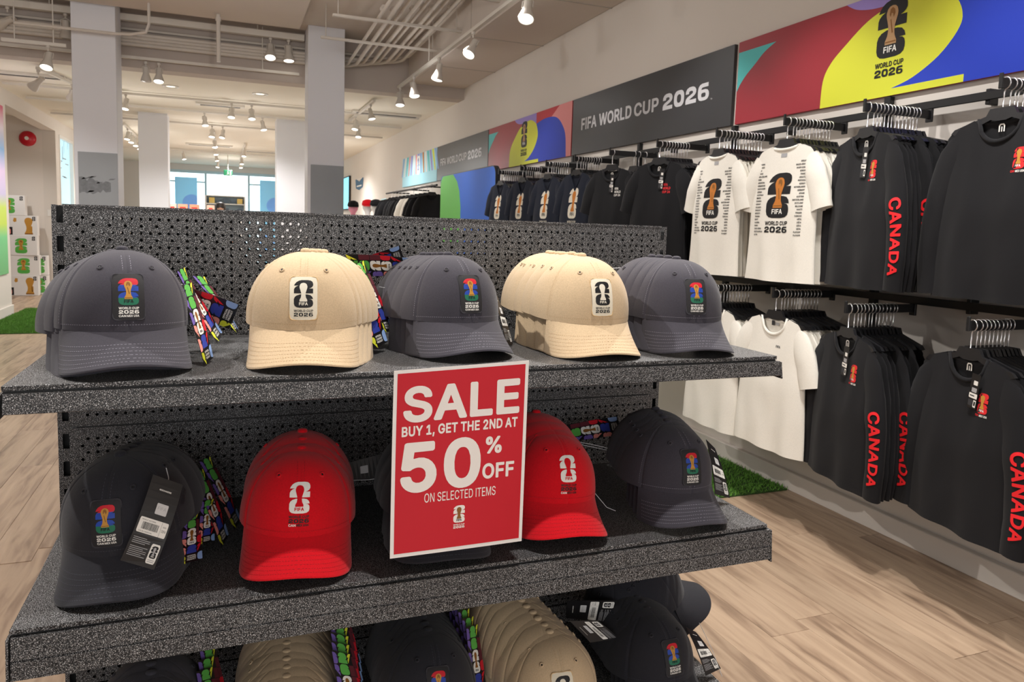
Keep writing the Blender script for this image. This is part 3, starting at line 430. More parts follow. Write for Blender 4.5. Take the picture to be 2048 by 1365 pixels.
class Art:
    """a stack of flat coloured shapes in the plane (u, v)"""
    def __init__(s):
        s.items = []          # (verts, faces, colour, layer)
    def poly(s, pts, col, layer=0, hole=None):
        tri = geometry.tessellate_polygon([[Vector((p[0], p[1], 0)) for p in l] for l in ([pts, hole] if hole else [pts])])
        pts = list(pts) + list(hole or [])
        fs = []
        for t in tri:
            a, b, c = [pts[i] for i in t]
            ar = (b[0]-a[0])*(c[1]-a[1]) - (b[1]-a[1])*(c[0]-a[0])
            if abs(ar) > 1e-12:
                fs.append(tuple(t) if ar > 0 else tuple(t)[::-1])
        s.items.append((list(pts), fs, col, layer))
        return s
    def rect(s, x, y, w, h, col, layer=0):
        return s.poly([(x, y), (x + w, y), (x + w, y + h), (x, y + h)], col, layer)
    def rrect(s, x, y, w, h, r, col, layer=0, n=4):
        return s.poly(rrect_pts(x, y, w, h, r, n), col, layer)
    def text(s, body, x, y, w, h, col, layer=1, bold=0.0, rot=0):
        vs, fs, asp = text_tris(body, bold)
        if w is None:
            w = h * asp
        if rot == 0:
            P = [(x + a * w, y + b * h) for a, b in vs]
        elif rot == -90:      # reads downwards; x,y = lower-left of the whole block (w along -v)
            P = [(x + b * h, y + w - a * w) for a, b in vs]
        else:                 # reads upwards
            P = [(x + h - b * h, y + a * w) for a, b in vs]
        F = []
        for f in fs:
            a, b, c = [P[i] for i in f[:3]]
            F.append(f)
        s.items.append((P, F, col, layer))
        return s
    def year(s, x, y, w, h, col, layer=1):
        d = w * .225
        q = (w - 4 * d) / 3 + d
        for i, c in enumerate('2026'):
            T = lambda P: [(x + i * q + a * d, y + b * h) for a, b in P]
            if c == '2':
                s.poly(T([(0,.60),(.02,.78),(.14,.93),(.34,1),(.66,1),(.86,.93),(.98,.78),(.98,.62),(.90,.50),(.76,.42),(.45,.30),(.36,.24),(1,.24),(1,0),(0,0),(0,.20),(.06,.33),(.18,.42),(.58,.57),(.68,.63),(.68,.70),(.60,.76),(.40,.76),(.32,.70),(.31,.60)]), col, layer)
            elif c == '0':
                s.poly(T(rrect_pts(0, 0, 1, 1, .36)), col, layer, T(rrect_pts(.30, .24, .40, .52, .18)))
            else:
                s.poly(T([(.30,0),(.12,.06),(.02,.2),(0,.4),(0,.6),(.04,.8),(.16,.94),(.36,1),(.92,1),(.92,.77),(.42,.77),(.33,.73),(.30,.64),(.66,.64),(.86,.59),(.97,.46),(1,.32),(.97,.17),(.86,.05),(.68,0)]), col, layer, T(rrect_pts(.31, .20, .39, .25, .10)))
        return s
    def merge(s, o, x, y, k, kx=None, rot=0, layer=0):
        kx = k if kx is None else kx
        for vs, fs, col, l in o.items:
            if rot == 0:
                P = [(x + a * kx, y + b * k) for a, b in vs]
            elif rot == -90:
                P = [(x + b * k, y - a * kx) for a, b in vs]
            else:
                P = [(x - b * k, y + a * kx) for a, b in vs]
            s.items.append((P, fs, col, l + layer))
        return s
    def build(s, name, mapf, mats, parent=None, step=0, kind=None, as_mesh=False):
        """mapf(u, v, layer) -> point; mats: colour -> material (or (material, split list))"""
        cols = []
        mb = MB()
        for vs, fs, col, layer in s.items:
            if col not in cols:
                cols.append(col)
            mi = cols.index(col)
            if step:
                bm = bmesh.new()
                bv = [bm.verts.new((p[0], p[1], 0)) for p in vs]
                for f in fs:
                    try:
                        bm.faces.new([bv[i] for i in f])
                    except ValueError:
                        pass
                for ax in (0, 1):
                    lo = min(p[ax] for p in vs); hi = max(p[ax] for p in vs)
                    k = math.floor(lo / step) + 1
                    while k * step < hi - 1e-9:
                        n = [0, 0, 0]; n[ax] = 1
                        c = [0, 0, 0]; c[ax] = k * step
                        bmesh.ops.bisect_plane(bm, geom=bm.verts[:] + bm.edges[:] + bm.faces[:], dist=1e-7, plane_co=c, plane_no=n)
                        k += 1
                bm.verts.index_update()
                P = [(v.co.x, v.co.y) for v in bm.verts]
                F = [[v.index for v in f.verts] for f in bm.faces]
                bm.free()
            else:
                P, F = vs, fs
            mb.add([mapf(a, b, layer) for a, b in P], F, mi)
        ms = [mats[c] if isinstance(mats, dict) and c in mats else PRINTS[c] for c in cols]
        me = mb.mesh(name, ms)
        if as_mesh:
            return me
        return link(name, me, parent, None, kind)

def curve_pts(pts, n=5):
    """Catmull-Rom through the points"""
    P = [pts[0]] + list(pts) + [pts[-1]]
    out = []
    for i in range(1, len(P) - 2):
        for k in range(n):
            t = k / n
            out.append(tuple(.5 * (2 * P[i][a] + (P[i+1][a] - P[i-1][a]) * t + (2 * P[i-1][a] - 5 * P[i][a] + 4 * P[i+1][a] - P[i+2][a]) * t * t + (3 * P[i][a] - P[i-1][a] - 3 * P[i+1][a] + P[i+2][a]) * t ** 3) for a in (0, 1)))
    return out + [pts[-1]]

def rrect_pts(x, y, w, h, r, n=4):
    pts = []
    for cx, cy, a0 in ((x + w - r, y + r, -90), (x + w - r, y + h - r, 0), (x + r, y + h - r, 90), (x + r, y + r, 180)):
        for k in range(n + 1):
            a = radians(a0 + 90 * k / n)
            pts.append((cx + r * cos(a), cy + r * sin(a)))
    return pts

class _Prints(dict):
    pass
PRINTS = _Prints()
for _n, _c in dict(black=(22, 21, 24), white=(238, 236, 230), red=(205, 28, 45), crimson=(226, 45, 50), blue=(35, 72, 170), green=(30, 112, 84), gold=(196, 142, 58),
                   golddark=(140, 92, 36), lime=(214, 220, 58), leaf=(92, 178, 78), purple=(112, 92, 170), salmon=(238, 150, 140), navy=(52, 66, 160),
                   sky=(142, 172, 222), maroon=(92, 34, 44), darkgrey=(58, 58, 62), lightgrey=(170, 170, 172), cream=(228, 222, 206), orange=(198, 122, 48), bronze=(190, 150, 106),
                   signred=(158, 40, 52), signyellow=(222, 226, 62), signblue=(38, 66, 196), teal=(92, 200, 200), lavender=(160, 140, 214), pink=(236, 150, 150),
                   letred=(236, 36, 44), letgrey=(205, 205, 208), pale=(205, 238, 242), screen=(120, 205, 235), skyblue=(20, 100, 215), boardgreen=(96, 190, 70),
                   bearing=(150, 220, 240), foil=(205, 205, 205), saleface=(200, 22, 40), salewhite=(240, 234, 228)).items():
    PRINTS[_n] = flat(_n, _c)
PRINTS['foil'] = mat('print_foil', (205, 205, 205), 0.25, 0.8)
PRINTS['gold'] = mat('print_gold', (196, 142, 58), 0.4, 0.3)

# the two stacked numerals with a cup between them, width 1, height 1.455
TWO = [(0,0),(0,.30),(.04,.42),(.12,.52),(.24,.60),(0,.58),(.04,.70),(.12,.84),(.25,.95),(.40,1),(.72,1),(.88,.96),(.97,.86),(1,.72),(1,.60),(.96,.50),(.88,.42),(.78,.37),(1,.37),(1,0)]
SIX = [(.30,0),(.14,.04),(.04,.14),(0,.30),(0,.65),(.04,.80),(.14,.92),(.32,1),(.70,1),(.86,.95),(.96,.82),(1,.66),(.78,.66),(.90,.63),(.97,.55),(1,.42),(1,.28),(.97,.14),(.87,.04),(.70,0)]
_CUP = [(.0,1.31),(.10,1.29),(.17,1.23),(.205,1.13),(.20,1.05),(.16,.93),(.12,.80),(.11,.68),(.13,.55),(.17,.47),(.20,.42),(.20,.33)]
CUP = [(.495 + x, y) for x, y in _CUP] + [(.495 - x, y) for x, y in reversed(_CUP)][:-1]

def clip_half(pts, y, keep_above):
    out = []
    for i in range(len(pts)):
        a, b = pts[i - 1], pts[i]
        ia, ib = (a[1] >= y) == keep_above, (b[1] >= y) == keep_above
        if ia != ib:
            t = (y - a[1]) / (b[1] - a[1])
            out.append((a[0] + t * (b[0] - a[0]), y))
        if ib:
            out.append(b)
    return out

def emblem(c26, ccup, cfifa, cword=None, host=None, detail=True, tri=False):
    A = Art()
    two = [(x, .765 + y * .69) for x, y in TWO]
    six = [(x, y * .71) for x, y in SIX]
    if tri:
        A.poly([p for p in clip_half(two, 1.10, True)], 'red')
        A.poly([p for p in clip_half(two, 1.10, False)], 'blue')
        A.poly([p for p in clip_half(six, .40, True)], 'blue')
        A.poly([p for p in clip_half(six, .40, False)], 'green')
        for k in range(3):
            A.rect(.06, .84 + .09 * k, .88, .012, 'navy', 1)
    else:
        A.poly(two, c26); A.poly(six, c26)
    A.poly(CUP, ccup, 2)
    if detail:
        A.poly([(.42,1.22),(.50,1.26),(.58,1.2),(.60,1.1),(.55,1.0),(.52,1.1),(.47,1.12),(.44,1.02),(.40,1.08)], 'golddark', 3)
        A.poly([(.44,.95),(.47,.97),(.56,.62),(.52,.60)], 'golddark', 3)
        A.rect(.31, .375, .37, .035, 'golddark', 3)
    A.text('FIFA', .27, .13, .46, .16, cfifa, 3, 0.02)
    if cword:
        A.text('WORLD CUP', 0, -.235, 1, .135, cword, 1, 0.015)
        A.year(0, -.475, 1, .20, cword, 1)
    if host:
        A.text('CAN', 0, -.66, .36, .13, host[0], 1, 0.03)
        A.text('MEX USA', .40, -.66, .60, .13, host[1], 1, 0.03)
    return A

# ------------------------------------------------------------------ materials of the room
M_WALL = mat('wall_paint', (220, 213, 205), 0.7, noise_scale=1.5, noise_amt=0.015)
M_CEIL = mat('ceiling_paint', (205, 194, 184), 0.8, noise_scale=1.2, noise_amt=0.02)
M_CEIL2 = mat('hall_ceiling_paint', (232, 226, 212), 0.8, noise_scale=1.2, noise_amt=0.015)
M_FASCIA = mat('bulkhead_paint', (186, 174, 165), 0.8, noise_scale=2, noise_amt=0.02)
M_COL = mat('column_paint', (222, 222, 226), 0.6, noise_scale=2, noise_amt=0.012)
M_PANEL = mat('grey_column_board', (150, 154, 157), 0.5, noise_scale=2.5, noise_amt=0.05)
M_SCRAPE = mat('scraped_paint', (118, 121, 124), 0.8, noise_scale=30, noise_amt=0.2)
M_PIPE = mat('painted_pipe', (206, 198, 188), 0.5)
M_TRACK = mat('track_white', (214, 208, 198), 0.5)
M_LAMPW = mat('lamp_body_white', (205, 198, 188), 0.45)
M_LENS = mat('lamp_lens_lit', (255, 250, 240), 0.3, emit=(255, 250, 238), strength=5.0)
M_LENSOFF = mat('lamp_lens_unlit', (170, 165, 160), 0.2)
M_DOWN = mat('downlight_lens', (255, 244, 220), 0.3, emit=(255, 240, 205), strength=3.0)
M_BLACK = mat('black_steel', (24, 24, 26), 0.45, 0.2)
M_CHROME = mat('chrome', (235, 235, 238), 0.28, 1.0)
M_PLASTIC = mat('black_plastic', (26, 26, 29), 0.38, noise_scale=40, noise_amt=0.08)
M_BELL = mat('red_gloss', (200, 24, 44), 0.25)
M_WHITEP = mat('white_plastic', (232, 230, 226), 0.35)
M_GLASS = mat('clear_glass', (235, 245, 248), 0.05)
_g = M_GLASS.node_tree.nodes['Principled BSDF']
_g.inputs['Transmission Weight'].default_value = 1.0
_g.inputs['IOR'].default_value = 1.02
M_PLANK = plank_material()
M_HAMMER = hammertone()
M_DARKFILL = mat('dark_inner_fill', (18, 18, 19), 0.6)

XW = 3.17          # face of the long wall
# ------------------------------------------------------------------ floor with planks
fl = struct('floor', MB().box((-8, -6.5, -0.1), (XW + 0.05, 24.2, -0.002)), M_PLANK)
PW, PL = 0.165, 1.30
plank_me = MB().bbox((0.0008, 0.0008, -0.0025), (PW - 0.0008, PL - 0.0008, 0.0), 0.0007).mesh('plank', M_PLANK)
prnd = random.Random(3)
def planks(x0, x1, y0, y1):
    nx = int(round((x1 - x0) / PW))
    for i in range(nx):
        y = y0 - prnd.random() * PL
        while y < y1:
            link('plank', plank_me, fl, (x0 + i * PW, y, prnd.uniform(0, .0004)))
            y += PL
planks(0.53, 0.53 + 16 * PW, -0.3, 2.7)
planks(-2.77, -2.77 + 20 * PW, 2.4, 11.4)

# ------------------------------------------------------------------ artificial turf mats
M_TURFBASE = mat('turf_backing', (46, 76, 26), 0.9)
def turf_mat(base_rgb):
    m = mat('turf_blades', base_rgb, 0.8, noise_scale=14, noise_amt=0.25)
    return m
M_TURF = turf_mat((92, 142, 50))
def turf(label, x0, x1, y0, y1, n, seed, h=0.028):
    r = random.Random(seed)
    root = link('turf_mat', None, None, (x0, y0, 0))
    tag(root, label, 'artificial grass')
    MB().bbox((0, 0, 0), (x1 - x0, y1 - y0, 0.008), 0.002).build('backing', M_TURFBASE, root)
    v, f = [], []
    for k in range(n):
        x, y = r.uniform(0, x1 - x0), r.uniform(0, y1 - y0)
        a = r.uniform(0, 2 * pi); w = r.uniform(.0022, .0042); hh = h * r.uniform(.5, 1.15)
        lx, ly = r.gauss(0, .010), r.gauss(0, .010)
        i = len(v)
        v += [(x - w*cos(a), y - w*sin(a), .007), (x + w*cos(a), y + w*sin(a), .007), (x + lx, y + ly, hh)]
        f.append((i, i+1, i+2))
    me = bpy.data.meshes.new('grass')
    me.from_pydata(v, [], f); me.materials.append(M_TURF)
    link('grass', me, root, None, 'stuff')
turf('green artificial turf strip on the floor beneath the white T-shirts', 1.72, 3.125, 1.63, 5.2, 60000, 1)
turf('green artificial turf mat on the floor before the doorway with boxes', -2.42, -1.45, 8.52, 11.15, 60000, 2, 0.034)

# ------------------------------------------------------------------ walls, ceilings, columns
struct('wall_right', MB().box((XW, -6.5, 0), (XW + 0.2, 24, 4.2)), M_WALL)
struct('baseboard_right', MB().bbox((XW - 0.035, -6.5, 0), (XW, 24, 0.10), 0.003), M_WALL)
struct('wall_back', MB().box((-8, -6.7, 0), (XW + .2, -6.5, 4.2)), M_WALL)
struct('ceiling', MB().box((-8, -6.5, 3.62), (XW, 8.0, 3.75)), M_CEIL)
struct('trim_1', MB().box((-8, 8.0, 3.035), (XW, 8.25, 3.75)), M_FASCIA)                 # bulkhead face
struct('ceiling', MB().box((-8, 8.25, 3.035), (XW, 24.2, 3.15)), M_CEIL2)
# shallow recess and box-out in the front ceiling
struct('trim_2', MB().bbox((-1.2, 5.9, 3.50), (1.05, 7.3, 3.62), 0.004), M_CEIL)
struct('trim_3', MB().bbox((-4.2, 4.2, 3.46), (-2.0, 5.6, 3.62), 0.004), M_CEIL)
# left wall of the far hall: stub, header over the opening, and the part beyond
struct('wall_left', MB().box((-2.65, 8.25, 0), (-2.45, 10.5, 3.04))
       .box((-2.65, 10.5, 2.83), (-2.45, 13.7, 3.04))
       .box((-2.65, 13.7, 0), (-2.45, 14.0, 3.04)).box((-2.65, 14.0, 2.8), (-2.45, 15.3, 3.04)).box((-2.65, 14.0, 0), (-2.45, 15.3, 0.5)).box((-2.65, 15.3, 0), (-2.45, 24, 3.04)), M_WALL)
struct('baseboard_left', MB().bbox((-2.45, 8.25, 0), (-2.43, 10.5, 0.14), 0.003).bbox((-2.45, 13.7, 0), (-2.43, 24, 0.14), 0.003), M_WALL)
struct('wall_niche', MB().box((-8, 13.7, 0), (-2.65, 13.9, 3.04)), mat('niche_paint', (226, 218, 210), 0.7))
struct('baseboard_niche', MB().bbox((-8, 13.68, 0), (-2.45, 13.7, 0.12), 0.003), M_WALL)
struct('wall_left_far', MB().box((-8.2, -6.5, 0), (-8, 14, 4.2)), M_WALL)
# window in the left wall
w1 = struct('window_1', MB().box((-2.56, 14.0, .5), (-2.44, 14.05, 2.8)).box((-2.56, 15.25, .5), (-2.44, 15.3, 2.8)).box((-2.56, 14.05, 2.75), (-2.44, 15.25, 2.8)).box((-2.56, 14.05, .5), (-2.44, 15.25, .55)), M_WHITEP)
MB().box((-2.51, 14.05, .55), (-2.50, 15.25, 2.75)).build('pane', mat('frosted_film', (188, 226, 238), 0.5, emit=(170, 225, 245), strength=0.55), w1)
film = Art()
fr = random.Random(11)
for k in range(7):
    film.rect(14.08 + fr.random() * 1.0, 2.05 + fr.random() * .6, .02, .25, 'lightgrey')
    film.rect(14.06 + fr.random() * .8, 2.05 + fr.random() * .6, .32, .02, 'lightgrey')
film.build('window_lines', lambda u, v, l: (-2.497, u, v), {}, w1)

def column(n, x0, x1, y0, depth, ztop, label_panel, panel_top, panel=True, scrape=False):
    c = struct('column', MB().bbox((x0, y0, 0), (x1, y0 + depth, ztop), 0.004), M_COL)
    if panel:
        MB().bbox((x0 + .035, y0 - .012, 0.02), (x1 - .004, y0, panel_top), 0.002).build('cover_board', M_PANEL, c)
        if scrape:
            A = Art()
            rr = random.Random(5)
            up, lo = [], []
            for k in range(13):
                t = k / 12
                up.append((x0 + .04 + t * .29, 1.72 + .05 * (1 - t) + rr.uniform(-.02, .025)))
                lo.append((x0 + .04 + t * .29, 1.60 + .05 * t + rr.uniform(-.02, .02)))
            A.poly(up + lo[::-1], 'x')
            for k in range(6):
                xx, zz = x0 + .06 + rr.random() * .25, 1.58 + rr.random() * .2
                A.poly([(xx, zz), (xx + .05, zz + .006), (xx + .07, zz + .02), (xx + .02, zz + .018)], 'x')
            A.build('scrape_mark', lambda u, v, l: (u, y0 - .0126, v), {'x': M_SCRAPE}, c)
    return c
column(1, -1.165, -0.765, 7.4, 0.46, 3.62, '', 2.035, True, True)
column(2, 1.165, 1.578, 7.54, 0.34, 3.62, '', 2.055)
column(3, -0.985, -0.565, 11.8, 0.46, 3.04, '', 2, False)
column(4, 1.06, 1.52, 11.3, 0.46, 3.04, '', 2, False)

# long boxed duct along the wall above the signs
struct('trim_4', MB().bbox((2.43, -6.5, 3.17), (XW, 7.99, 3.62), 0.01), M_CEIL)
for k, y in enumerate((1.2, 2.6, 4.0, 5.4, 6.8)):
    struct('trim_%d' % (5 + k), MB().box((2.428, y, 3.166), (XW, y + .012, 3.6)), mat('duct_seam', (176, 168, 158), 0.7))

# conduits, bending from along the shop to across it
M_STRUT = mat('strut_channel', (200, 192, 182), 0.5)
for k in range(9):
    x = 1.64 + .092 * k
    yb = (7.965, 7.915)[k % 2]
    zz = (3.27, 3.27, 3.305, 3.305, 3.34, 3.34, 3.375, 3.375, 3.44)[k]
    r = .30
    p = [(x, -1.0, zz + .13), (x, 4.8, zz + .10), (x, yb - r, zz)]
    p += [(x - r + r * cos(a), yb - r + r * sin(a), zz) for a in [radians(15 * i) for i in range(1, 6)]]
    p += [(x - r, yb, zz), (-7.5, yb, zz)]
    c = MB().tube(p, .0175 + .004 * (k % 2), 10).build('conduit', M_PIPE, None, smooth=True)
    for i, yy in enumerate((2.2, 4.0, 5.6)):
        MB().tube([(x, yy - .03, zz + .13 - .03 * i / 2), (x, yy + .03, zz + .13 - .03 * i / 2)], .0265, 10).build('coupling', M_PIPE, c, smooth=True)
    tag(c, 'white conduit bending across below the ceiling, %s counted from the columns' % ORD[k], 'pipe', 'ceiling conduits')
for k, y in enumerate((4.6, 5.7, 6.6)):
    s_ = MB().bbox((1.2, y, 3.272), (2.44, y + .04, 3.296), .003).build('strut_channel', M_STRUT)
    for xx in (1.25, 2.38):
        MB().tube([(xx, y + .02, 3.29), (xx, y + .02, 3.62)], .005, 6).build('hanger_rod', M_STRUT, s_)
    tag(s_, ['strut channel carrying the conduits, the nearest of three', 'middle strut channel carrying the conduits', 'strut channel under the conduits beside the bulkhead'][k], 'bracket')
tag(MB().tube([(-.42, 7.0, 3.62), (-.42, 7.0, 3.30), (-.45, 7.02, 3.22), (-.60, 7.1, 3.20), (-.75, 7.15, 3.20), (-1.6, 7.15, 3.20)], .014, 8).build('drain_pipe', M_PIPE, smooth=True), 'thin white pipe hooking down from the ceiling beside the scraped column', 'pipe')
tag(MB().tube([(.22, 7.1, 3.62), (.22, 7.1, 3.02)], .02, 8).tube([(.22, 7.1, 3.43), (.22, 7.1, 3.47)], .027, 8).build('drop_pipe', M_PIPE, smooth=True), 'white pipe dropping straight from ceiling between the two columns', 'pipe')

# ------------------------------------------------------------------ track lights
def track(label, a, b, rods=(), k_=1.0):
    a, b = Vector(a), Vector(b)
    d = (b - a).normalized()
    n = Vector((-d.y, d.x, 0)) * .017 * k_
    u = Vector((0, 0, .015 * k_))
    v = [a + n - u, a - n - u, a - n + u, a + n + u, b + n - u, b - n - u, b - n + u, b + n + u]
    o = MB().add(v, [(0,1,2,3),(7,6,5,4),(0,4,5,1),(1,5,6,2),(2,6,7,3),(3,7,4,0)]).build('light_track', M_TRACK)
    for p in rods:
        q = a + (b - a) * p
        MB().tube([(q.x, q.y, q.z + .012), (q.x, q.y, 3.62 if q.y < 8 else 3.036)], .006, 6).build('suspension_rod', M_TRACK, o)
    return tag(o, label, 'light track')
track('thick white lamp rail running along below the front ceiling between the near columns', (-4.0, 7.84, 3.53), (1.15, 7.84, 3.53), (.1, .5, .9), 2.2)
track('long light track hung in front of the wall signs', (2.30, -2.0, 3.1), (2.30, 7.95, 3.1), (.1, .4, .6, .85))
track('light track along the bulkhead face behind the two near columns', (-3.0, 7.9, 3.125), (1.1, 7.9, 3.125), (.1, .5, .9))
track('short light track under the hall ceiling left of the scraped column', (-1.75, 7.35, 3.07), (-1.2, 7.35, 3.07), (.2, .8))
track('slanting light track left of the scraped column', (-1.66, 8.4, 3.0), (-1.25, 10.2, 3.0))
track('light track on the hall ceiling behind the bulkhead', (2.1, 8.5, 3.0), (2.1, 10.6, 3.0))
for k, (xa, xb, y) in enumerate(((-2.3, 3.0, 9.75), (-2.3, 3.0, 10.95), (-2.3, 3.0, 12.55), (-2.3, 3.0, 18.1))):
    track('light track across the far hall ceiling, %s' % ['nearest of four', 'second from the bulkhead', 'third from the bulkhead', 'farthest, near the shop window'][k], (xa, y, 3.0), (xb, y, 3.0))
track('light track running down the far hall toward the exit sign', (.1, 13.6, 3.0), (.1, 20.8, 3.0))
track('light track running down the far hall beside the exit sign', (.68, 15.5, 3.0), (.68, 20.5, 3.0))
track('light track behind the scraped column, running down the hall', (-1.36, 13.4, 3.0), (-1.36, 16.5, 3.0))

_LM = {}
def lamp_meshes():
    _LM['stem'] = MB().lathe([(.016, 0), (.016, -.02), (.007, -.022), (.007, -.045)], 10).mesh('stem', M_LAMPW, True)
    _LM['body'] = MB().lathe([(.012, .052), (.026, .05), (.028, .0), (.030, -.02), (.050, -.075), (.0505, -.092), (.046, -.092), (.044, -.085)], 18).mesh('lamp_body', M_LAMPW, True)
    _LM['yoke'] = MB().tube([(-.034, 0, .0), (-.034, 0, .05), (0, 0, .068), (.034, 0, .05), (.034, 0, .0)], .004, 6).mesh('yoke', M_LAMPW, True)
    _LM['on'] = MB().lathe([(.0, -.096), (.025, -.095), (.044, -.088), (.0001, -.086)][::-1], 18).mesh('lens', M_LENS, True)
    _LM['off'] = MB().lathe([(.0, -.096), (.025, -.095), (.044, -.088), (.0001, -.086)][::-1], 18).mesh('lens', M_LENSOFF, True)
lamp_meshes()
def spotlight(x, y, ztrack, tilt, az, label, on=True, s=1.0, group=None):
    t = thing('track_spotlight', label, 'spotlight', (x, y, ztrack - .015), 0, group)
    t.scale = (s, s, s)
    link('stem', _LM['stem'], t)
    h = link('lamp_body', _LM['body'], t, (0, 0, -.105))
    h.rotation_euler = (radians(tilt), 0, radians(az))
    link('yoke', _LM['yoke'], h)
    link('lens', _LM['on' if on else 'off'], h)
# wall track lamps: tilted to the wall (az -90 turns the tilt toward +x)
for y, ti, az, lab in ((3.65, 28, 150, 'lit track lamp above the black sign, nearest on the wall track'), (4.92, 36, 125, 'lit track lamp tilted away from the wall, second on the wall track'),
                       (6.04, 10, 90, 'lit track lamp hanging straight, third on the wall track'), (7.13, 16, 200, 'lit track lamp before the far end of the wall track'), (7.85, 14, 170, 'lit track lamp at the far end of the wall track'),
                       (2.2, 35, 90, 'track lamp of the wall track above the red and yellow sign'), (0.9, 35, 90, 'track lamp of the wall track above the long-sleeved shirts')):
    spotlight(2.30, y, 3.1, ti, az, lab, True, 1.15)
spotlight(.775, 7.84, 3.51, 24, 175, 'bright lit lamp at left of the pair beside the narrow column', True, 1.25)
spotlight(.975, 7.84, 3.51, 8, 190, 'lamp at right of the pair beside the narrow column', True, 1.25)
spotlight(-1.36, 7.35, 3.07, 24, 165, 'lit lamp on the short track left of the scraped column', True, 1.2)
spotlight(-1.66, 8.45, 3.0, 50, 60, 'tilted lit lamp on the slanting track', True, 1.2)
spotlight(-1.464, 9.25, 3.0, 40, 30, 'small tilted lamp farther along the slanting track', True)
spotlight(-1.80, 7.84, 3.51, 70, 60, 'unlit white lamp turned sideways at the upper left corner', False, 1.3)
spotlight(-1.28, 7.84, 3.51, 5, 0, 'unlit white lamp against the scraped column top', False, 1.3)
spotlight(-.53, 7.9, 3.11, 0, 0, 'unlit lamp on the bulkhead between scraped column and pipe', False, 1.1)
spotlight(-.40, 7.9, 3.11, 18, 175, 'lit lamp on the bulkhead beside the unlit one', True, 1.1)
FAR = [(-.93, 9.75), (.37, 9.75), (.63, 9.75), (0, 10.95), (.83, 10.95), (.25, 12.55), (.08, 12.55), (.1, 14.5), (.1, 16.2), (.1, 18.0), (.12, 20.3), (.68, 16.2), (.68, 18.6), (.68, 20.0), (-.62, 18.1), (-1.36, 14.0), (-1.36, 14.6), (-1.36, 15.3), (-1.36, 16.0), (2.1, 8.75), (2.1, 10.0), (2.3, 10.95)]
FLAB = {0: 'lit lamp just behind the scraped column edge', 19: 'lit lamp at near end of the track behind the bulkhead', 20: 'lit lamp at far end of the track behind the bulkhead', 1: 'left of two lit lamps on the nearest hall track', 2: 'right of two lit lamps on the nearest hall track'}
FL2 = {3: 'lit lamp at left end of the second hall track', 4: 'lit lamp at right end of the second hall track', 5: 'right lamp of the close pair on the third hall track', 6: 'left lamp of the close pair on the third hall track',
       7: 'nearest lamp on the track running toward the exit sign', 8: 'second lamp on the track running toward the exit sign', 9: 'third lamp on the track running toward the exit sign', 10: 'last lamp on the track running toward the exit sign',
       11: 'nearest lamp on the track beside the exit sign', 12: 'middle lamp on the track beside the exit sign', 13: 'last lamp on the track beside the exit sign', 14: 'small lamp on the hall track nearest the shop window',
       15: 'first lamp of the row behind the scraped column', 16: 'second lamp of the row behind the scraped column', 17: 'third lamp of the row behind the scraped column', 18: 'last lamp of the row behind the scraped column', 21: 'small lamp at the wall end of the second hall track'}
for k, (x, y) in enumerate(FAR):
    lab = FLAB.get(k)
    spotlight(x, y, 3.0, 16, 150 + 17 * (k % 5), lab or FL2[k], True, 1.0)
for k, (x, y) in enumerate(((-.35, 9.05), (.71, 9.0))):
    o = MB().lathe([(.10, .0), (.10, -.012), (.085, -.014), (.08, -.006)], 24).build('downlight', M_WHITEP, None, (x, y, 3.036), True)
    MB().lathe([(.078, -.004), (.03, -.0075)], 20).build('lens', M_DOWN, o)
    tag(o, ['round recessed downlight right of the back left column', 'round recessed downlight before the back right column'][k], 'ceiling light')
for k, (x0, x1, y, l) in enumerate(((-.10, .55, 10.15, 'slot air diffuser on the hall ceiling above two lit lamps'), (-.5, .45, 16.4, 'slot air diffuser deep in the far hall'), (.7, 1.5, 17.2, 'slot air diffuser beside the exit sign'), (2.0, 3.0, 9.6, 'slot air diffuser behind the bulkhead beside the long wall'), (-2.3, -1.5, 9.0, 'slot air diffuser left of the scraped column'))):
    o = MB().bbox((x0, y, 3.0), (x1, y + .14, 3.036), .004).build('air_diffuser', M_TRACK)
    MB().box((x0 + .06, y + .03, 2.998), (x1 - .06, y + .06, 3.0)).build('slot', M_DARKFILL, o)
    MB().box((x0 + .06, y + .085, 2.998), (x1 - .06, y + .115, 3.0)).build('slot', M_DARKFILL, o)
    tag(o, l, 'air vent')

# ------------------------------------------------------------------ far end: shop window and what stands before it
struct('wall_far', MB().box((-8, 23.2, 0), (-1.35, 23.4, 3.04)).box((2.0, 23.2, 0), (XW, 23.4, 3.04)).box((-1.35, 23.2, 2.86), (2.0, 23.4, 3.04)), M_WALL)
w2 = struct('window_2', MB().box((-1.35, 23.25, 2.78), (2.0, 23.35, 2.86)).box((-1.35, 23.25, 0), (-1.29, 23.35, 2.78)).box((1.94, 23.25, 0), (2.0, 23.35, 2.78)).box((-.28, 23.25, 0), (-.22, 23.35, 2.78)).box((.95, 23.25, 0), (1.01, 23.35, 2.78)).box((-1.29, 23.25, 2.5), (-.28, 23.35, 2.54)).box((1.01, 23.25, 2.5), (1.94, 23.35, 2.54)), mat('window_aluminium', (190, 215, 222), 0.4))
for xa, xb in ((-1.29, -.28), (-.22, .95), (1.01, 1.94)):
    MB().box((xa, 23.29, 0), (xb, 23.30, 2.78)).build('pane', M_GLASS, w2)
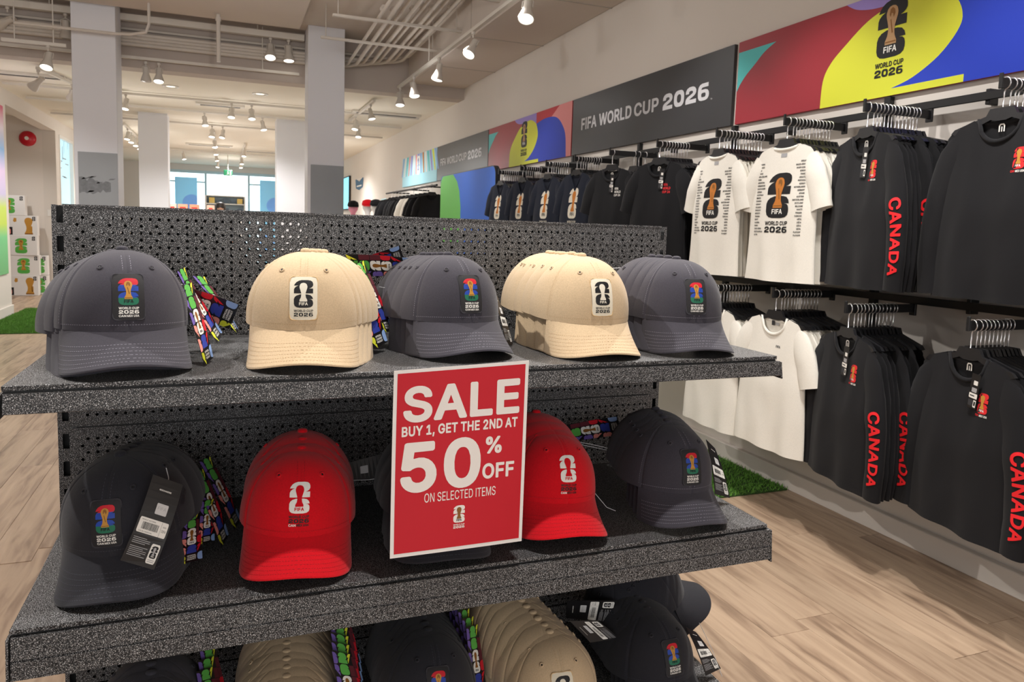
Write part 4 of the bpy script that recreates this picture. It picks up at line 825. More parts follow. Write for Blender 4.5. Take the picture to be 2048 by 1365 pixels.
# street side beyond the glass: pale facade across the road
struct('exterior_ground', MB().box((-30, 23.5, -.12), (30, 60, -.02)), mat('pale_paving', (205, 210, 212), 0.8))
def translucent(name, rgb):
    m = mat(name, rgb, .7)
    nt = m.node_tree
    t = nt.nodes.new('ShaderNodeBsdfTranslucent'); t.inputs['Color'].default_value = lin(rgb)
    mx = nt.nodes.new('ShaderNodeMixShader'); mx.inputs[0].default_value = .75
    nt.links.new(nt.nodes['Principled BSDF'].outputs[0], mx.inputs[1]); nt.links.new(t.outputs[0], mx.inputs[2])
    nt.links.new(mx.outputs[0], nt.nodes['Material Output'].inputs['Surface'])
    return m
def banner(label, x0, x1, z0, z1, y):
    root = MB().box((x0, y, z0), (x1, y + .002, z1)).build('window_banner', translucent('banner_blue', (196, 232, 248)))
    tag(root, label, 'banner')
    A = Art()
    w, h = x1 - x0, z1 - z0
    def disc(cx, cy, r, col, l):
        A.poly([(max(x0, min(x1, cx + r * cos(2*pi*k/20))), max(z0, min(z1, cy + r * sin(2*pi*k/20)))) for k in range(20)], col, l)
    disc(x0 + .75 * w, z0 + .72 * h, .42 * w, 'purpleblue', 1)
    disc(x0 + .30 * w, z0 + .30 * h, .45 * w, 'purpleblue', 1)
    disc(x0 + .80 * w, z0 + .45 * h, .30 * w, 'palecyan', 2)
    A.build('print', lambda u, v, l: (u, y - .001 - .001 * l, v), {'purpleblue': translucent('purpleblue', (196, 214, 250)), 'palecyan': translucent('palecyan', (225, 245, 250))}, root)
banner('blue printed banner at left of the far shop window', -1.03, -.45, .0, 2.58, 22.0)
banner('blue printed banner at right of the far shop window', 1.25, 1.80, .0, 2.60, 22.0)
sh = thing('display_shelving', 'white shelving unit standing before the far shop window', 'shelf', (-.25, 22.0, 0))
MB().box((0, 0, 0), (.04, .35, 2.1)).build('side_panel', M_WHITEP, sh)
MB().box((1.06, 0, 0), (1.1, .35, 2.1)).build('side_panel', M_WHITEP, sh)
for z in (.4, .8, 1.2, 1.55, 1.85, 2.08):
    MB().box((.04, 0, z), (1.06, .35, z + .03)).build('shelf_board', M_WHITEP, sh)
MB().box((.04, .34, 0), (1.06, .35, 2.1)).build('back_panel', mat('shelf_back', (186, 205, 214), 0.6), sh)
gr = random.Random(4)
for z in (1.23, 1.58, 1.88):
    for k in range(5):
        h = gr.uniform(.10, .18)
        o = MB().bbox((-.14 + .19 * k, 22.06, z), (-.14 + .19 * k + .15, 22.2, z + h), .004).build('folded_stack', gr.choice([mat('stock_grey', (150, 165, 175), .7), mat('stock_yellow', (236, 205, 120), .7), mat('stock_dark', (90, 105, 120), .7), mat('stock_teal', (110, 190, 200), .7)]))
        tag(o, 'stock bundle on the %s board of the white shelving, %s from its left end' % ({1.23: 'lowest filled', 1.58: 'middle', 1.88: 'upper'}[z], ORD[k]), 'merchandise', 'stock on the far shelving')
ex = thing('exit_sign', 'green exit sign hanging from the far hall ceiling', 'sign', (.36, 19.0, 2.58))
MB().bbox((-.10, -.02, -.06), (.10, .02, .075), .004).build('sign_box', mat('exit_green', (30, 120, 80), .4, emit=(30, 140, 90), strength=.5), ex)
MB().tube([(0, 0, .075), (0, 0, .456)], .008, 6).build('suspension_rod', M_TRACK, ex)
A = Art().poly([(-.03,-.04),(-.01,-.01),(-.02,.02),(.0,.035),(.02,.02),(.012,0),(.035,-.03),(.02,-.035),(.0,-.012),(-.015,-.045)], 'white').rrect(-.008, .036, .018, .02, .008, 'white').rect(.045, -.045, .035, .1, 'white')
A.build('running_figure', lambda u, v, l: (u, -.0212, v), {}, ex)
# low counter with cartons
ct = thing('counter', 'pale counter with cartons on top in the far hall', 'counter', (-.95, 16.9, 0))
MB().bbox((0, 0, 0), (1.6, .5, 1.52), .005).build('body', M_WHITEP, ct)
MB().bbox((-.02, -.02, 1.52), (1.62, .52, 1.56), .005).build('top', mat('counter_top', (215, 205, 195), .5), ct)
for k, (x, w, c) in enumerate(((-.9, .17, (236, 196, 178)), (-.7, .2, (232, 160, 130)), (-.46, .2, (236, 150, 120)), (-.1, .16, (225, 185, 165)))):
    o = MB().bbox((x, 17.0, 1.5605), (x + w, 17.2, 1.72), .004).build('carton', mat('carton_%d' % k, c, .6))
    MB().box((x + .04, 16.998, 1.62), (x + w - .04, 17.0, 1.66)).build('print', flat('carton_red', (205, 70, 60)), o)
    tag(o, ['pale pink carton at left end of the far counter', 'peach carton second from left on the far counter', 'orange-pink carton third from left on the far counter', 'beige carton at right on the far counter'][k], 'box')

# person far behind, only the crown of the head shows over the fixture
def person(x, y):
    root = thing('person', 'person with dark hair and dark clothes standing far behind, hands in pockets', 'person', (x, y, 0))
    def prof(levels, n=20):
        mb = MB()
        mb.grid(lambda i, j: (levels[j][1] * cos(2*pi*i/n) + levels[j][3], levels[j][2] * sin(2*pi*i/n) + levels[j][4], levels[j][0]), n, len(levels), True)
        return mb
    me = bpy.data.meshes.new('body')
    vs = [(0,0,.93),(0,0,1.12),(0,.0,1.32),(0,0,1.42),(0,-.01,1.50),(0,-.015,1.58),(0,-.01,1.655),
          (.17,0,1.36),(.24,.03,1.13),(.20,-.02,.99),(.155,-.05,.90),(-.17,0,1.36),(-.24,.03,1.13),(-.20,-.02,.99),(-.155,-.05,.90),
          (.09,0,.85),(.10,-.01,.48),(.10,.02,.09),(.10,-.13,.03),(-.09,0,.85),(-.10,-.01,.48),(-.10,.02,.09),(-.10,-.13,.03)]
    ed = [(0,1),(1,2),(2,3),(3,4),(4,5),(5,6),(2,7),(7,8),(8,9),(9,10),(2,11),(11,12),(12,13),(13,14),(0,15),(15,16),(16,17),(17,18),(0,19),(19,20),(20,21),(21,22)]
    me.from_pydata(vs, ed, [])
    b = link('body', me, root)
    rad = [.14,.12,.14,.07,.055,.085,.07,.06,.048,.036,.034,.06,.048,.036,.034,.085,.06,.042,.035,.085,.06,.042,.035]
    sk = b.modifiers.new('skin', 'SKIN')
    b.modifiers.new('smooth', 'SUBSURF').levels = 2
    for i, r in enumerate(rad):
        me.skin_vertices[0].data[i].radius = (r, r * (.75 if i < 3 else 1))
    me.skin_vertices[0].data[0].use_root = True
    me.materials.append(mat('skin', (205, 160, 135), .6))
    for nm, keep, k_, m_ in (('jacket', {0, 1, 2, 3, 7, 8, 9, 11, 12, 13}, 1.18, mat('dark_clothes', (60, 62, 78), .8)), ('trousers', {0, 1, 15, 16, 17, 19, 20, 21}, 1.14, mat('dark_trousers', (48, 50, 62), .8))):
        ids = sorted(keep)
        cm = bpy.data.meshes.new(nm)
        cm.from_pydata([vs[i] for i in ids], [(ids.index(a), ids.index(b_)) for a, b_ in ed if a in keep and b_ in keep], [])
        co = link(nm, cm, root)
        co.modifiers.new('skin', 'SKIN')
        co.modifiers.new('smooth', 'SUBSURF').levels = 2
        for i, j in enumerate(ids):
            cm.skin_vertices[0].data[i].radius = (rad[j] * k_ + .006, (rad[j] * k_ + .006) * (.78 if j < 3 else 1))
        cm.skin_vertices[0].data[0].use_root = True
        cm.materials.append(m_)
    for sx in (-1, 1):
        MB().lathe([(.001, -.010), (.009, -.005), (.011, 0), (.009, .005), (.001, .010)], 8).build('eye', mat('eye_dark', (40, 32, 30), .3), root, (sx * .030, -.088, 1.615), 'all')
    MB().tube([(-.022, -.086, 1.54), (0, -.094, 1.537), (.022, -.086, 1.54)], .005, 6).build('mouth', mat('lips', (176, 104, 98), .5), root, smooth='all')
    hm = MB()
    hm.lathe([(.02, .118), (.06, .105), (.088, .07), (.096, .02), (.094, -.03), (.088, -.06)], 16)
    hm.build('hair', mat('dark_hair', (38, 30, 28), .5), root, (0, .015, 1.60), 'all')
    MB().tube([(0, -.105, 1.60), (0, -.122, 1.575), (0, -.11, 1.565)], [.008, .012, .008], 6).build('nose', mat('skin', (205, 160, 135), .6), root, smooth='all')
person(.2, 13.5)

# ------------------------------------------------------------------ things by the left wall
bell = thing('alarm_bell', 'round red alarm gong on the wall above the stacked boxes', 'alarm', (-2.86, 13.7, 2.67))
MB().lathe([(.02, .075), (.06, .072), (.105, .055), (.128, .02), (.13, .0)], 28, 0, Matrix.Rotation(radians(90), 4, 'X')).build('gong', M_BELL, bell, smooth=True)
MB().lathe([(.03, .090), (.032, .078), (.032, .070)], 16, 0, Matrix.Rotation(radians(90), 4, 'X')).build('hub', M_WHITEP, bell, smooth=True)
sw = MB().bbox((-2.60, 13.69, 1.36), (-2.535, 13.70, 1.47), .002).build('wall_plate', M_WHITEP)
MB().box((-2.58, 13.686, 1.39), (-2.555, 13.69, 1.44)).build('switch', M_WHITEP, sw)
tag(sw, 'white switch plate on the niche wall beside the boxes', 'switch')
# colourful poster on the stub of the left wall
M_POSTER = bpy.data.materials.new('print_gradient')
M_POSTER.use_nodes = True
_nt = M_POSTER.node_tree
_tc = _nt.nodes.new('ShaderNodeTexCoord'); _sx = _nt.nodes.new('ShaderNodeSeparateXYZ'); _rp = _nt.nodes.new('ShaderNodeValToRGB')
_mr = _nt.nodes.new('ShaderNodeMapRange'); _mr.inputs['From Min'].default_value = .6; _mr.inputs['From Max'].default_value = 2.75
_nt.links.new(_tc.outputs['Object'], _sx.inputs[0]); _nt.links.new(_sx.outputs['Z'], _mr.inputs['Value']); _nt.links.new(_mr.outputs['Result'], _rp.inputs['Fac'])
_e = _rp.color_ramp.elements
_e[0].position, _e[0].color = 0.0, lin((96, 176, 110))
_e[1].position, _e[1].color = 1.0, lin((206, 92, 120))
for _p, _c in ((.22, (110, 200, 130)), (.30, (190, 215, 60)), (.40, (196, 220, 80)), (.48, (200, 190, 226)), (.62, (228, 200, 240)), (.75, (120, 176, 232)), (.88, (232, 220, 236))):
    _x = _e.new(_p); _x.color = lin(_c)
_nt.links.new(_rp.outputs['Color'], _nt.nodes['Principled BSDF'].inputs['Base Color'])
po = MB().bbox((-2.45, 8.3, .58), (-2.43, 10.30, 2.78), .003).build('wall_poster', M_POSTER)
tag(po, 'tall colourful printed poster on the wall left of the doorway', 'poster')
# stacked construction-set boxes
M_CARD = mat('white_card', (236, 234, 232), .45)
def set_box(label, x, z, w, h, rot, variant, dx=0, side=True):
    root = thing('toy_box', label, 'box', (x, 13.35 + dx, z), radians(rot), None)
    MB().bbox((0, 0, 0), (w, .16, h), .003).build('carton', M_CARD, root)
    A = Art()
    A.rect(.02, h - .06, .06, .045, 'redlogo', 1).text('LEGO', .024, h - .048, .052, .02, 'white', 2, .02)
    E_ = emblem('black', 'lightgrey', 'white', None, None, False)
    A.merge(E_, w - .075, h - .085, .048, layer=1)
    k = h * .62
    if variant == 'a':
        A.merge(emblem('leaf', 'gold', 'leaf', None, None, True), w * .36, h * .10, h * .52, layer=1)
    else:
        A.merge(Art().poly([(p[0], p[1] - .33) for p in CUP], 'gold').rect(.29, 0, .41, .06, 'golddark', 1), w * .46, h * .06, h * .86, layer=1)
        A.poly([(w*.30, h*.72), (w*.34, h*.66), (w*.40, h*.70), (w*.40, h*.86), (w*.33, h*.88)], 'gold', 1)
        A.rect(.03, .01, .11, .13, 'black', 1).rrect(.055, .02, .06, .09, .02, 'salmon', 2)
        A.rect(w - .1, h * .2, .025, .09, 'gold', 1)
    A.build('print', lambda u, v, l: (u, -.0008 - .0006 * l, v), {'redlogo': flat('redlogo', (205, 30, 40))}, root)
BX = [(-3.20, .0, .50, .34, 0, 'b', 'white trophy-print box at the bottom of the stack'), (-3.18, .34, .50, .345, 2, 'a', 'white box with green and gold print, second from the bottom of the stack'),
      (-3.20, .685, .50, .335, -1, 'a', 'white box with green and gold print, middle of the stack'), (-3.19, 1.02, .50, .335, 1, 'b', 'white trophy-print box, second from the top of the stack'),
      (-3.36, 1.355, .50, .335, 0, 'a', 'white box with green and gold print, topmost of the stack')]
for x, z, w, h, r, v, l in BX:
    set_box(l, x, z, w, h, r, v)
for k, z in enumerate((0, .34)):
    set_box(['lower white box standing behind the right side of the stack', 'upper white box standing behind the right side of the stack'][k], -2.93, z, .34, .335, 0, 'a', .165)
for k, z in enumerate((0, .34, .68, 1.02)):
    set_box('white box half hidden at left behind the stack, %s' % ['on the floor', 'second layer', 'third layer', 'fourth layer'][k], -3.72, z, .49, .335, 0, 'a', .05)

# ------------------------------------------------------------------ wall signs over the garments
SZ0, SH, SWD = 2.05, .485, 2.265
def sign_board(label, y_left, colour, artf, cat='sign'):
    root = thing('wall_sign', label, cat, (XW, y_left, SZ0), radians(-90))
    # local x runs to the viewer's right, local -y toward the shop
    MB().bbox((0, -.022, 0), (SWD, 0, SH), .002).build('board', colour, root)
    A = artf()
    A.build('print', lambda u, v, l: (u * SWD, -.0226 - .0006 * l, v * SH), {}, root)
    return root
def design():
    A = Art()
    yl = curve_pts([(.31,0),(.314,.283),(.335,.45),(.376,.60),(.433,.77),(.494,.86),(.56,.895),(.605,.85),(.637,.78)])
    yr = curve_pts([(.637,.78),(.655,.62),(.652,.474),(.614,.278),(.557,.13),(.506,.066)])
    bl = curve_pts([(.637,.78),(.72,.83),(.80,.825),(.86,.77),(.91,.62),(.945,.40),(.955,0)])
    A.poly(yl + yr[1:] + [(.67,.066),(.67,0)], 'signyellow', 0)
    A.poly([(.67,0),(.67,.066)] + yr[::-1] + bl[1:], 'signblue', 0)
    A.poly([(.002,.871),(.147,.868)] + curve_pts([(.147,.868),(.105,.79),(.069,.676),(.035,.57),(.014,.48),(.002,.40)])[1:], 'teal', 0)
    lv = curve_pts([(.37,.999),(.40,.92),(.443,.875),(.494,.862)])
    A.poly(lv + [p for p in yl if p[0] > .4945] + [(.637,.999)], 'lavender', 1)
    A.poly([(.637,.999)] + [p for p in bl if p[0] < .805] + [(.88,.999)], 'signred2', 1)
    A.poly([(.88,.999)] + [p for p in bl if p[0] > .795] + [(1,0),(1,.999)], 'pink', 1)
    e = emblem('black', 'bronze', 'white', 'black')
    A.merge(e, .462, .365, .37, kx=.0705, layer=2)
    return A
PRINTS['signred2'] = flat('signred2', (196, 52, 62))
def title(w0=.081, w1=.655, n0=.665, n1=.902):
    A = Art()
    A.text('FIFA', w0, .415, .125, .205, 'letgrey', 1, .025)
    A.text('WORLD', w0 + .145, .412, .235, .205, 'letgrey', 1, .025)
    A.text('CUP', w0 + .397, .412, .152, .205, 'letgrey', 1, .025)
    A.year(.655, .40, .24, .225, 'letgrey', 1)
    A.text('TM', .903, .385, .008, .022, 'letgrey', 1, .0)
    return A
M_SIGNRED = mat('sign_print_red', (158, 40, 52), .42, spec=.4)
M_SIGNBLK = mat('sign_print_black', (50, 50, 53), .38, spec=.5)
sign_board('big red, yellow and blue sign with black emblem over the long-sleeved shirts', 2.315, M_SIGNRED, design)
sign_board('black sign with light grey title lettering over the near black and white shirts', 4.62, M_SIGNBLK, title)
sign_board('red, yellow and blue emblem sign farther along, beyond the near black sign', 6.90, M_SIGNRED, design)
sign_board('farther of the two black title signs, behind the blue and green standing board', 9.18, M_SIGNBLK, title)
def stripes():
    A = Art()
    cols = ['sky', 'white', 'teal', 'salmon', 'lavender', 'white', 'pink', 'lavender', 'sky', 'orange', 'white', 'teal', 'lavender', 'signyellow', 'sky']
    for k in range(15):
        A.poly([(.03 + k * .065, .995), (.075 + k * .065, .995), (.07 + k * .065 + .01 * (k - 7), .35), (.045 + k * .065 + .01 * (k - 7), .35)], cols[k], 1)
    A.merge(emblem('white', 'sky', 'white'), .46, .32, .42, kx=.09, layer=2)
    return A
sign_board('pale blue sign with coloured vertical stripes at the far end of the row', 11.46, mat('sign_print_pale', (160, 220, 236), .5), stripes)

# ------------------------------------------------------------------ shelving fixture (perforated black steel)
L = 1.215
Z1, D1, F1 = 1.1542, 0.4235, 0.0362      # upper shelf
Z2, D2, F2 = 0.8329, 0.4278, 0.0657      # middle shelf
Z3, D3 = 0.452, 0.445                     # low shelf
gon = thing('display_fixture', 'black hammered-steel shelving fixture with perforated back holding the caps', 'shelving', (L / 2, 0.03, 0))
def G(mb, name, m=None, parent=None, smooth=False, kind=None):
    """world coordinates -> local to the fixture"""
    off = Vector((L / 2, 0.03, 0))
    mb.v = [tuple(Vector(p) - off) for p in mb.v]
    return mb.build(name, m or M_HAMMER, parent or gon, None, smooth, kind)

def perforated(x0, x1, z0, z1, y):
    mb = MB()
    rowh = .0127
    z = z1 - .0145
    # plain head strip with a folded edge
    mb.box((x0, y, z), (x1, y + .0012, z1))
    k = 0
    while z - rowh > z0 + .004:
        zb = z - rowh
        if k % 2 == 0:
            n, xa, xb = 77, .0305, 1.1955
        else:
            n, xa, xb = 47, .0215, 1.1900
        p = (xb - xa) / (n - 1)
        zc = (z + zb) / 2
        r = .0029
        mb.add([(x0, y, zb), (xa - p/2, y, zb), (xa - p/2, y, z), (x0, y, z)], [(0, 1, 2, 3)])
        mb.add([(xb + p/2, y, zb), (x1, y, zb), (x1, y, z), (xb + p/2, y, z)], [(0, 1, 2, 3)])
        for i in range(n):
            xc = xa + p * i
            v = [(xc - p/2, y, zb), (xc + p/2, y, zb), (xc + p/2, y, z), (xc - p/2, y, z)]
            v += [(xc + r * cos(radians(22.5 + 45 * q)), y, zc + r * sin(radians(22.5 + 45 * q))) for q in range(8)]
            v += [(a, y + .0016, c) for a, _, c in v[4:12]]
            # hole verts: 4..11 at 22.5,67.5,112.5,157.5,202.5,247.5,292.5,337.5
            f = [(2, 3, 6, 5), (3, 0, 8, 7), (0, 1, 10, 9), (1, 2, 4, 11),
                 (2, 5, 4), (3, 7, 6), (0, 9, 8), (1, 11, 10)]
            f += [(4 + q, 4 + (q + 1) % 8, 12 + (q + 1) % 8, 12 + q) for q in range(8)]
            mb.add(v, f)
        z = zb
        k += 1
    mb.box((x0, y, z0), (x1, y + .0012, z))
    return mb
ZT = 1.3895
up = perforated(.001, L - .001, .9925, ZT, -.004)
panel_top = G(up, 'back_panel')
panel_low = G(perforated(.001, L - .001, .50, .9895, -.004), 'back_panel')
G(perforated(.001, L - .001, .03, .497, -.004), 'back_panel')
rear = copy_tree(panel_top); rear.location = (0.0047, .068, 0)
rear = copy_tree(panel_low); rear.location = (0.0047, .068, 0)
G(MB().box((.001, -.001, .982), (L - .001, .0005, 1.0)), 'seam_light_block', M_DARKFILL)  # added dark strip so no light shows at the panel seam
G(MB().box((-.0, .030, .03), (L, .032, .975)), 'light_block_sheet', M_DARKFILL)  # added dark sheet keeping light out of the lower panel holes
G(MB().box((.0, -.006, ZT - .002), (L, .072, ZT + .0015)), 'top_cap')
for sx in (0, 1):
    mb = MB()
    def X(x):
        return x if sx == 0 else L - x
    def bx(xa, xb, za, zb, ya=-.0015, yb=.0):
        a, b = sorted((X(xa), X(xb)))
        mb.box((a, ya, za), (b, yb, zb))
    bx(-.0172, -.0100, .0, ZT - .0)
    bx(.001, .012, .0, ZT)
    z = ZT - .006
    top = ZT
    zz = ZT - .0035
    while zz > .05:
        # slot from zz to zz-.0275, bridge of .0233 below
        bx(-.0100, .001, zz - .0508, zz - .0275)
        zz -= .0508
    bx(-.0172, -.0157, 0, ZT, 0, .064)
    bx(-.0172, .012, 0, ZT, .062, .064)
    u_ = G(mb, 'upright')
    inn = MB(); a, b = sorted((X(-.0155), X(.012)))
    inn.box((a, .024, 0), (b, .026, ZT - .002))
    G(inn, 'inner_web', M_DARKFILL, u_)
    mb = MB(); a, b = sorted((X(-.0172), X(.012)))
    mb.bbox((a, -.44, 0), (b, .5, .06), .002)
    G(mb, 'foot')
def shelf(z, d, f, crease):
    s = G(MB().bbox((0.0, -d, z - .0068), (L - .0005, -.006, z), .0009), 'shelf')
    G(MB().box((.001, -d + .004, z - .016), (L - .001, -d + .03, z - .0068)), 'lip_filler', M_DARKFILL, s)  # added dark strip closing the gap where light showed under the deck
    fr = MB()
    yb = -d + .003
    yo = -d - .0035
    zt, zb = z - .0098, z - f
    if crease:
        zc = zt - (zt - zb) * .55
        prof = [(yb, zt), (yo, zt), (yo - .003, zc + .0015), (yo - .001, zc), (yo - .003, zc - .0015), (yo - .0045, zb), (yo + .004, zb - .001), (yb + .01, zb)]
    else:
        prof = [(yb, zt), (yo, zt), (yo - .0035, zb + .001), (yo - .002, zb), (yb + .01, zb)]
    n = len(prof)
    xs = (.002, L + .004)
    v = [(x, p[0], p[1]) for x in xs for p in prof]
    fs = [(i, i + 1, n + i + 1, n + i)[::-1] for i in range(n - 1)]
    fs += [(n - 1, 0, n, 2 * n - 1)[::-1], tuple(range(n)), tuple(range(n, 2 * n))[::-1]]
    bm_ = MB().add(v, fs)
    G(bm_, 'price_rail', None, s)
    for xa, xb in ((-.0035, -.0005), (L + .0045, L + .0075)):
        v = []
        for x in (xa, xb):
            v += [(x, 0, z - .004), (x, -d - .004, z - .011), (x, -d - .009, z - f - .005), (x, -d + .02, z - f - .004), (x, 0, z - .11)]
        fs = [tuple(range(5)), tuple(range(5, 10))[::-1]] + [(i, 5 + i, 5 + (i + 1) % 5, (i + 1) % 5) for i in range(5)]
        G(MB().add(v, fs), 'bracket', None, s)
    return s
shelf(Z1, D1, F1, False)
shelf(Z2, D2, F2, True)
shelf(Z3, D3, .05, True)
G(MB().bbox((0, -.46, .06), (L, -.004, .13), .003), 'base_deck')

# ------------------------------------------------------------------ caps
CA, CB, CH = .0913, .0986, .1103
SEAM = 1.1157
def cexp(th):
    return 2.05 + .45 * max(0.0, cos(th))
def crown_pt(th, s):
    n = cexp(th)
    ph = s * pi / 2
    rho = max(cos(ph), 0) ** (2 / n); ze = sin(ph) ** (2 / n)
    return Vector((CA * sin(th) * rho, -CB * cos(th) * rho, CH * ze))
def s_of_z(z, th=0.0):
    return asin(min(1, max(0, z / CH)) ** (cexp(th) / 2)) * 2 / pi
def crown_map(u, z, off):
    s = s_of_z(z)
    rho = cos(s * pi / 2) ** (2 / 2.5)
    th = asin(max(-.99, min(.99, u / (CA * rho))))
    p = crown_pt(th, s)
    du = crown_pt(th + .02, s) - crown_pt(th - .02, s)
    dv = crown_pt(th, min(s + .01, .99)) - crown_pt(th, s - .01)
    return p + du.cross(dv).normalized() * off
def crown_grid(scale=1.0, smax=.985, rows=18, rnd=None):
    ths = []
    for k in range(6):
        b = -180 + 60 * k
        ths += [(b + d, abs(d)) for d in (0, 1.1, 2.4)] + [(b + d, 9) for d in (8, 16, 23, 30, 37, 44, 52)] + [(b + 57.6, 2.4), (b + 58.9, 1.1)]
    nu = len(ths)
    def P(i, j):
        d, q = ths[i]
        th = radians(d)
        s = smax * (j / (rows - 1)) ** 1.1
        p = crown_pt(th, s)
        fr = ((d + 180) % 60) / 60
        puff = 1 + .010 * sin(pi * fr) * sin(pi * min(1, s * 1.1))
        if rnd:
            puff += .010 * noise.noise(Vector((d * .02, s * 3, rnd)))
        g = {0: -.0013, 1.1: -.0003, 2.4: .0004}.get(q, 0)
        r = Vector((p.x, p.y, 0))
        if r.length > 1e-6:
            r *= puff + g / max(r.length, .02)
        return Vector((r.x, r.y, p.z)) * scale
    return P, nu, rows
def visor_pt(al, t, down=0.0):
    th = al * SEAM
    S = crown_pt(th, 0.0) * .995
    ps = al * pi / 2
    e = 2 / 2.6
    sg = 1 if ps >= 0 else -1
    O = Vector((sg * .085 * abs(sin(ps)) ** e, -.050 - (CB + .0502 - .050) * abs(cos(ps)) ** e, 0))
    zO = -.0379 - .0115 * (O.x / .07) ** 2
    p = S + (O - S) * t
    p.z = zO * (t ** .92) - down
    return p
_CAPM = {}
def cap_meshes(color, m, m_under, m_stitch, soft):
    m_eye = m
    P, nu, rows = crown_grid(1.0, rnd=soft)
    d = {}
    d['crown'] = MB().grid(P, nu, rows, True).mesh('crown', m, 'all')
    Q, nu2, r2 = crown_grid(.985, .9, 8)
    d['sweatband'] = MB().grid(lambda i, j: Q(i, j), nu2, 5, True, flip=True).mesh('sweatband', m_under, 'all')
    vb = MB()
    na, nt = 41, 12
    A = lambda i: -1 + 2 * i / (na - 1)
    vb.grid(lambda i, j: visor_pt(A(i), j / (nt - 1)), na, nt, mi=0, flip=True)
    vb.grid(lambda i, j: visor_pt(A(i), j / (nt - 1), .0030), na, nt, mi=1)
    ring = lambda dn, i: visor_pt(A(i), 1.0, dn)
    vb.grid(lambda i, j: visor_pt(A(i), 1.0 + (.012 if j in (1, 2) else 0), (0, .0008, .0022, .0030)[j]), na, 4, mi=0, flip=True)
    d['visor'] = vb.mesh('visor', [m, m_under], True)
    d['button'] = MB().lathe([(.0082, -.003), (.0085, .001), (.0074, .0034), (.0045, .0048), (.001, .0052)], 16).mesh('button', m, 'all')
    d['eyelet'] = MB().tube([(.0030 * cos(2*pi*k/12), .0030 * sin(2*pi*k/12), 0) for k in range(12)], .0014, 6, True).mesh('eyelet', m_eye, 'all')
    d['eyehole'] = MB().lathe([(.0001, .0009), (.0012, .0009), (.0014, .0)], 10).mesh('hole', M_DARKFILL)
    # stitching: rows along the visor and beside the seams
    st = MB()
    def dash(p, q, nrm):
        d_ = (q - p).normalized(); w = d_.cross(nrm).normalized() * .00032
        st.add([p - w + nrm * .0003, p + w + nrm * .0003, q + w + nrm * .0003, q - w + nrm * .0003], [(0, 1, 2, 3)])
    def run(f, n):
        for i in range(n):
            a, b = f((i + .08) / n), f((i + .66) / n)
            dash(a[0], b[0], a[1])
    def vis(t):
        def f(x):
            al = -.93 + 1.86 * x
            p = visor_pt(al, t)
            nn = (visor_pt(al + .01, t) - visor_pt(al - .01, t)).cross(visor_pt(al, t - .01) - visor_pt(al, t + .01)).normalized()
            return p, (nn if nn.z > 0 else -nn)
        return f
    for t in (.36, .47, .58, .69, .80, .90):
        run(vis(t), int(44 + 26 * t))
    for sx in (-1, 1):
        run(lambda x, sx=sx: (crown_map(sx * .0052, .012 + x * .092, .0001), (crown_map(sx * .005, .012 + x * .092, .001) - crown_map(sx * .005, .012 + x * .092, 0)).normalized()), 30)
        def side(x, sx=sx):
            th = sx * radians(63); s = .03 + .9 * x
            p = crown_pt(th, s); n_ = Vector((p.x, p.y, p.z * .5)).normalized()
            return p + n_ * .0008, n_
        run(side, 44)
    def base(x):
        th = -1.05 + 2.1 * x
        p = crown_pt(th, .03); n_ = Vector((p.x, p.y, 0)).normalized()
        return p + n_ * .0006, n_
    run(base, 54)
    d['stitching'] = st.mesh('stitching', m_stitch)
    _CAPM[color] = d
C_DARK = cloth('charcoal_cotton', (63, 61, 69))
C_BEIGE = cloth('beige_cotton', (203, 179, 146))
C_RED = cloth('red_cotton', (212, 10, 28))
C_NAVY = cloth('blackish_cotton', (42, 42, 48))
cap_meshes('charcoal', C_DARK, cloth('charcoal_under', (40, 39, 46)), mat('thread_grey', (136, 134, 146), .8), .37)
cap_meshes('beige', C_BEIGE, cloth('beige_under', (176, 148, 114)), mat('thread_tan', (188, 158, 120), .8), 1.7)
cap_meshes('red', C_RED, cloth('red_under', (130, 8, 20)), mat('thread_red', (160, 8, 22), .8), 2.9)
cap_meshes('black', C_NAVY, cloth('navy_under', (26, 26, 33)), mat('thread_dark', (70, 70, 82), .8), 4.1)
M_PATCHB = mat('patch_black', (28, 27, 31), .7, noise_scale=900, noise_amt=.2)
M_PATCHC = mat('patch_cream', (226, 218, 198), .7, noise_scale=900, noise_amt=.06)
PZ, PWD, PHT = .0471, .0390, .0615
_PATCH = {}
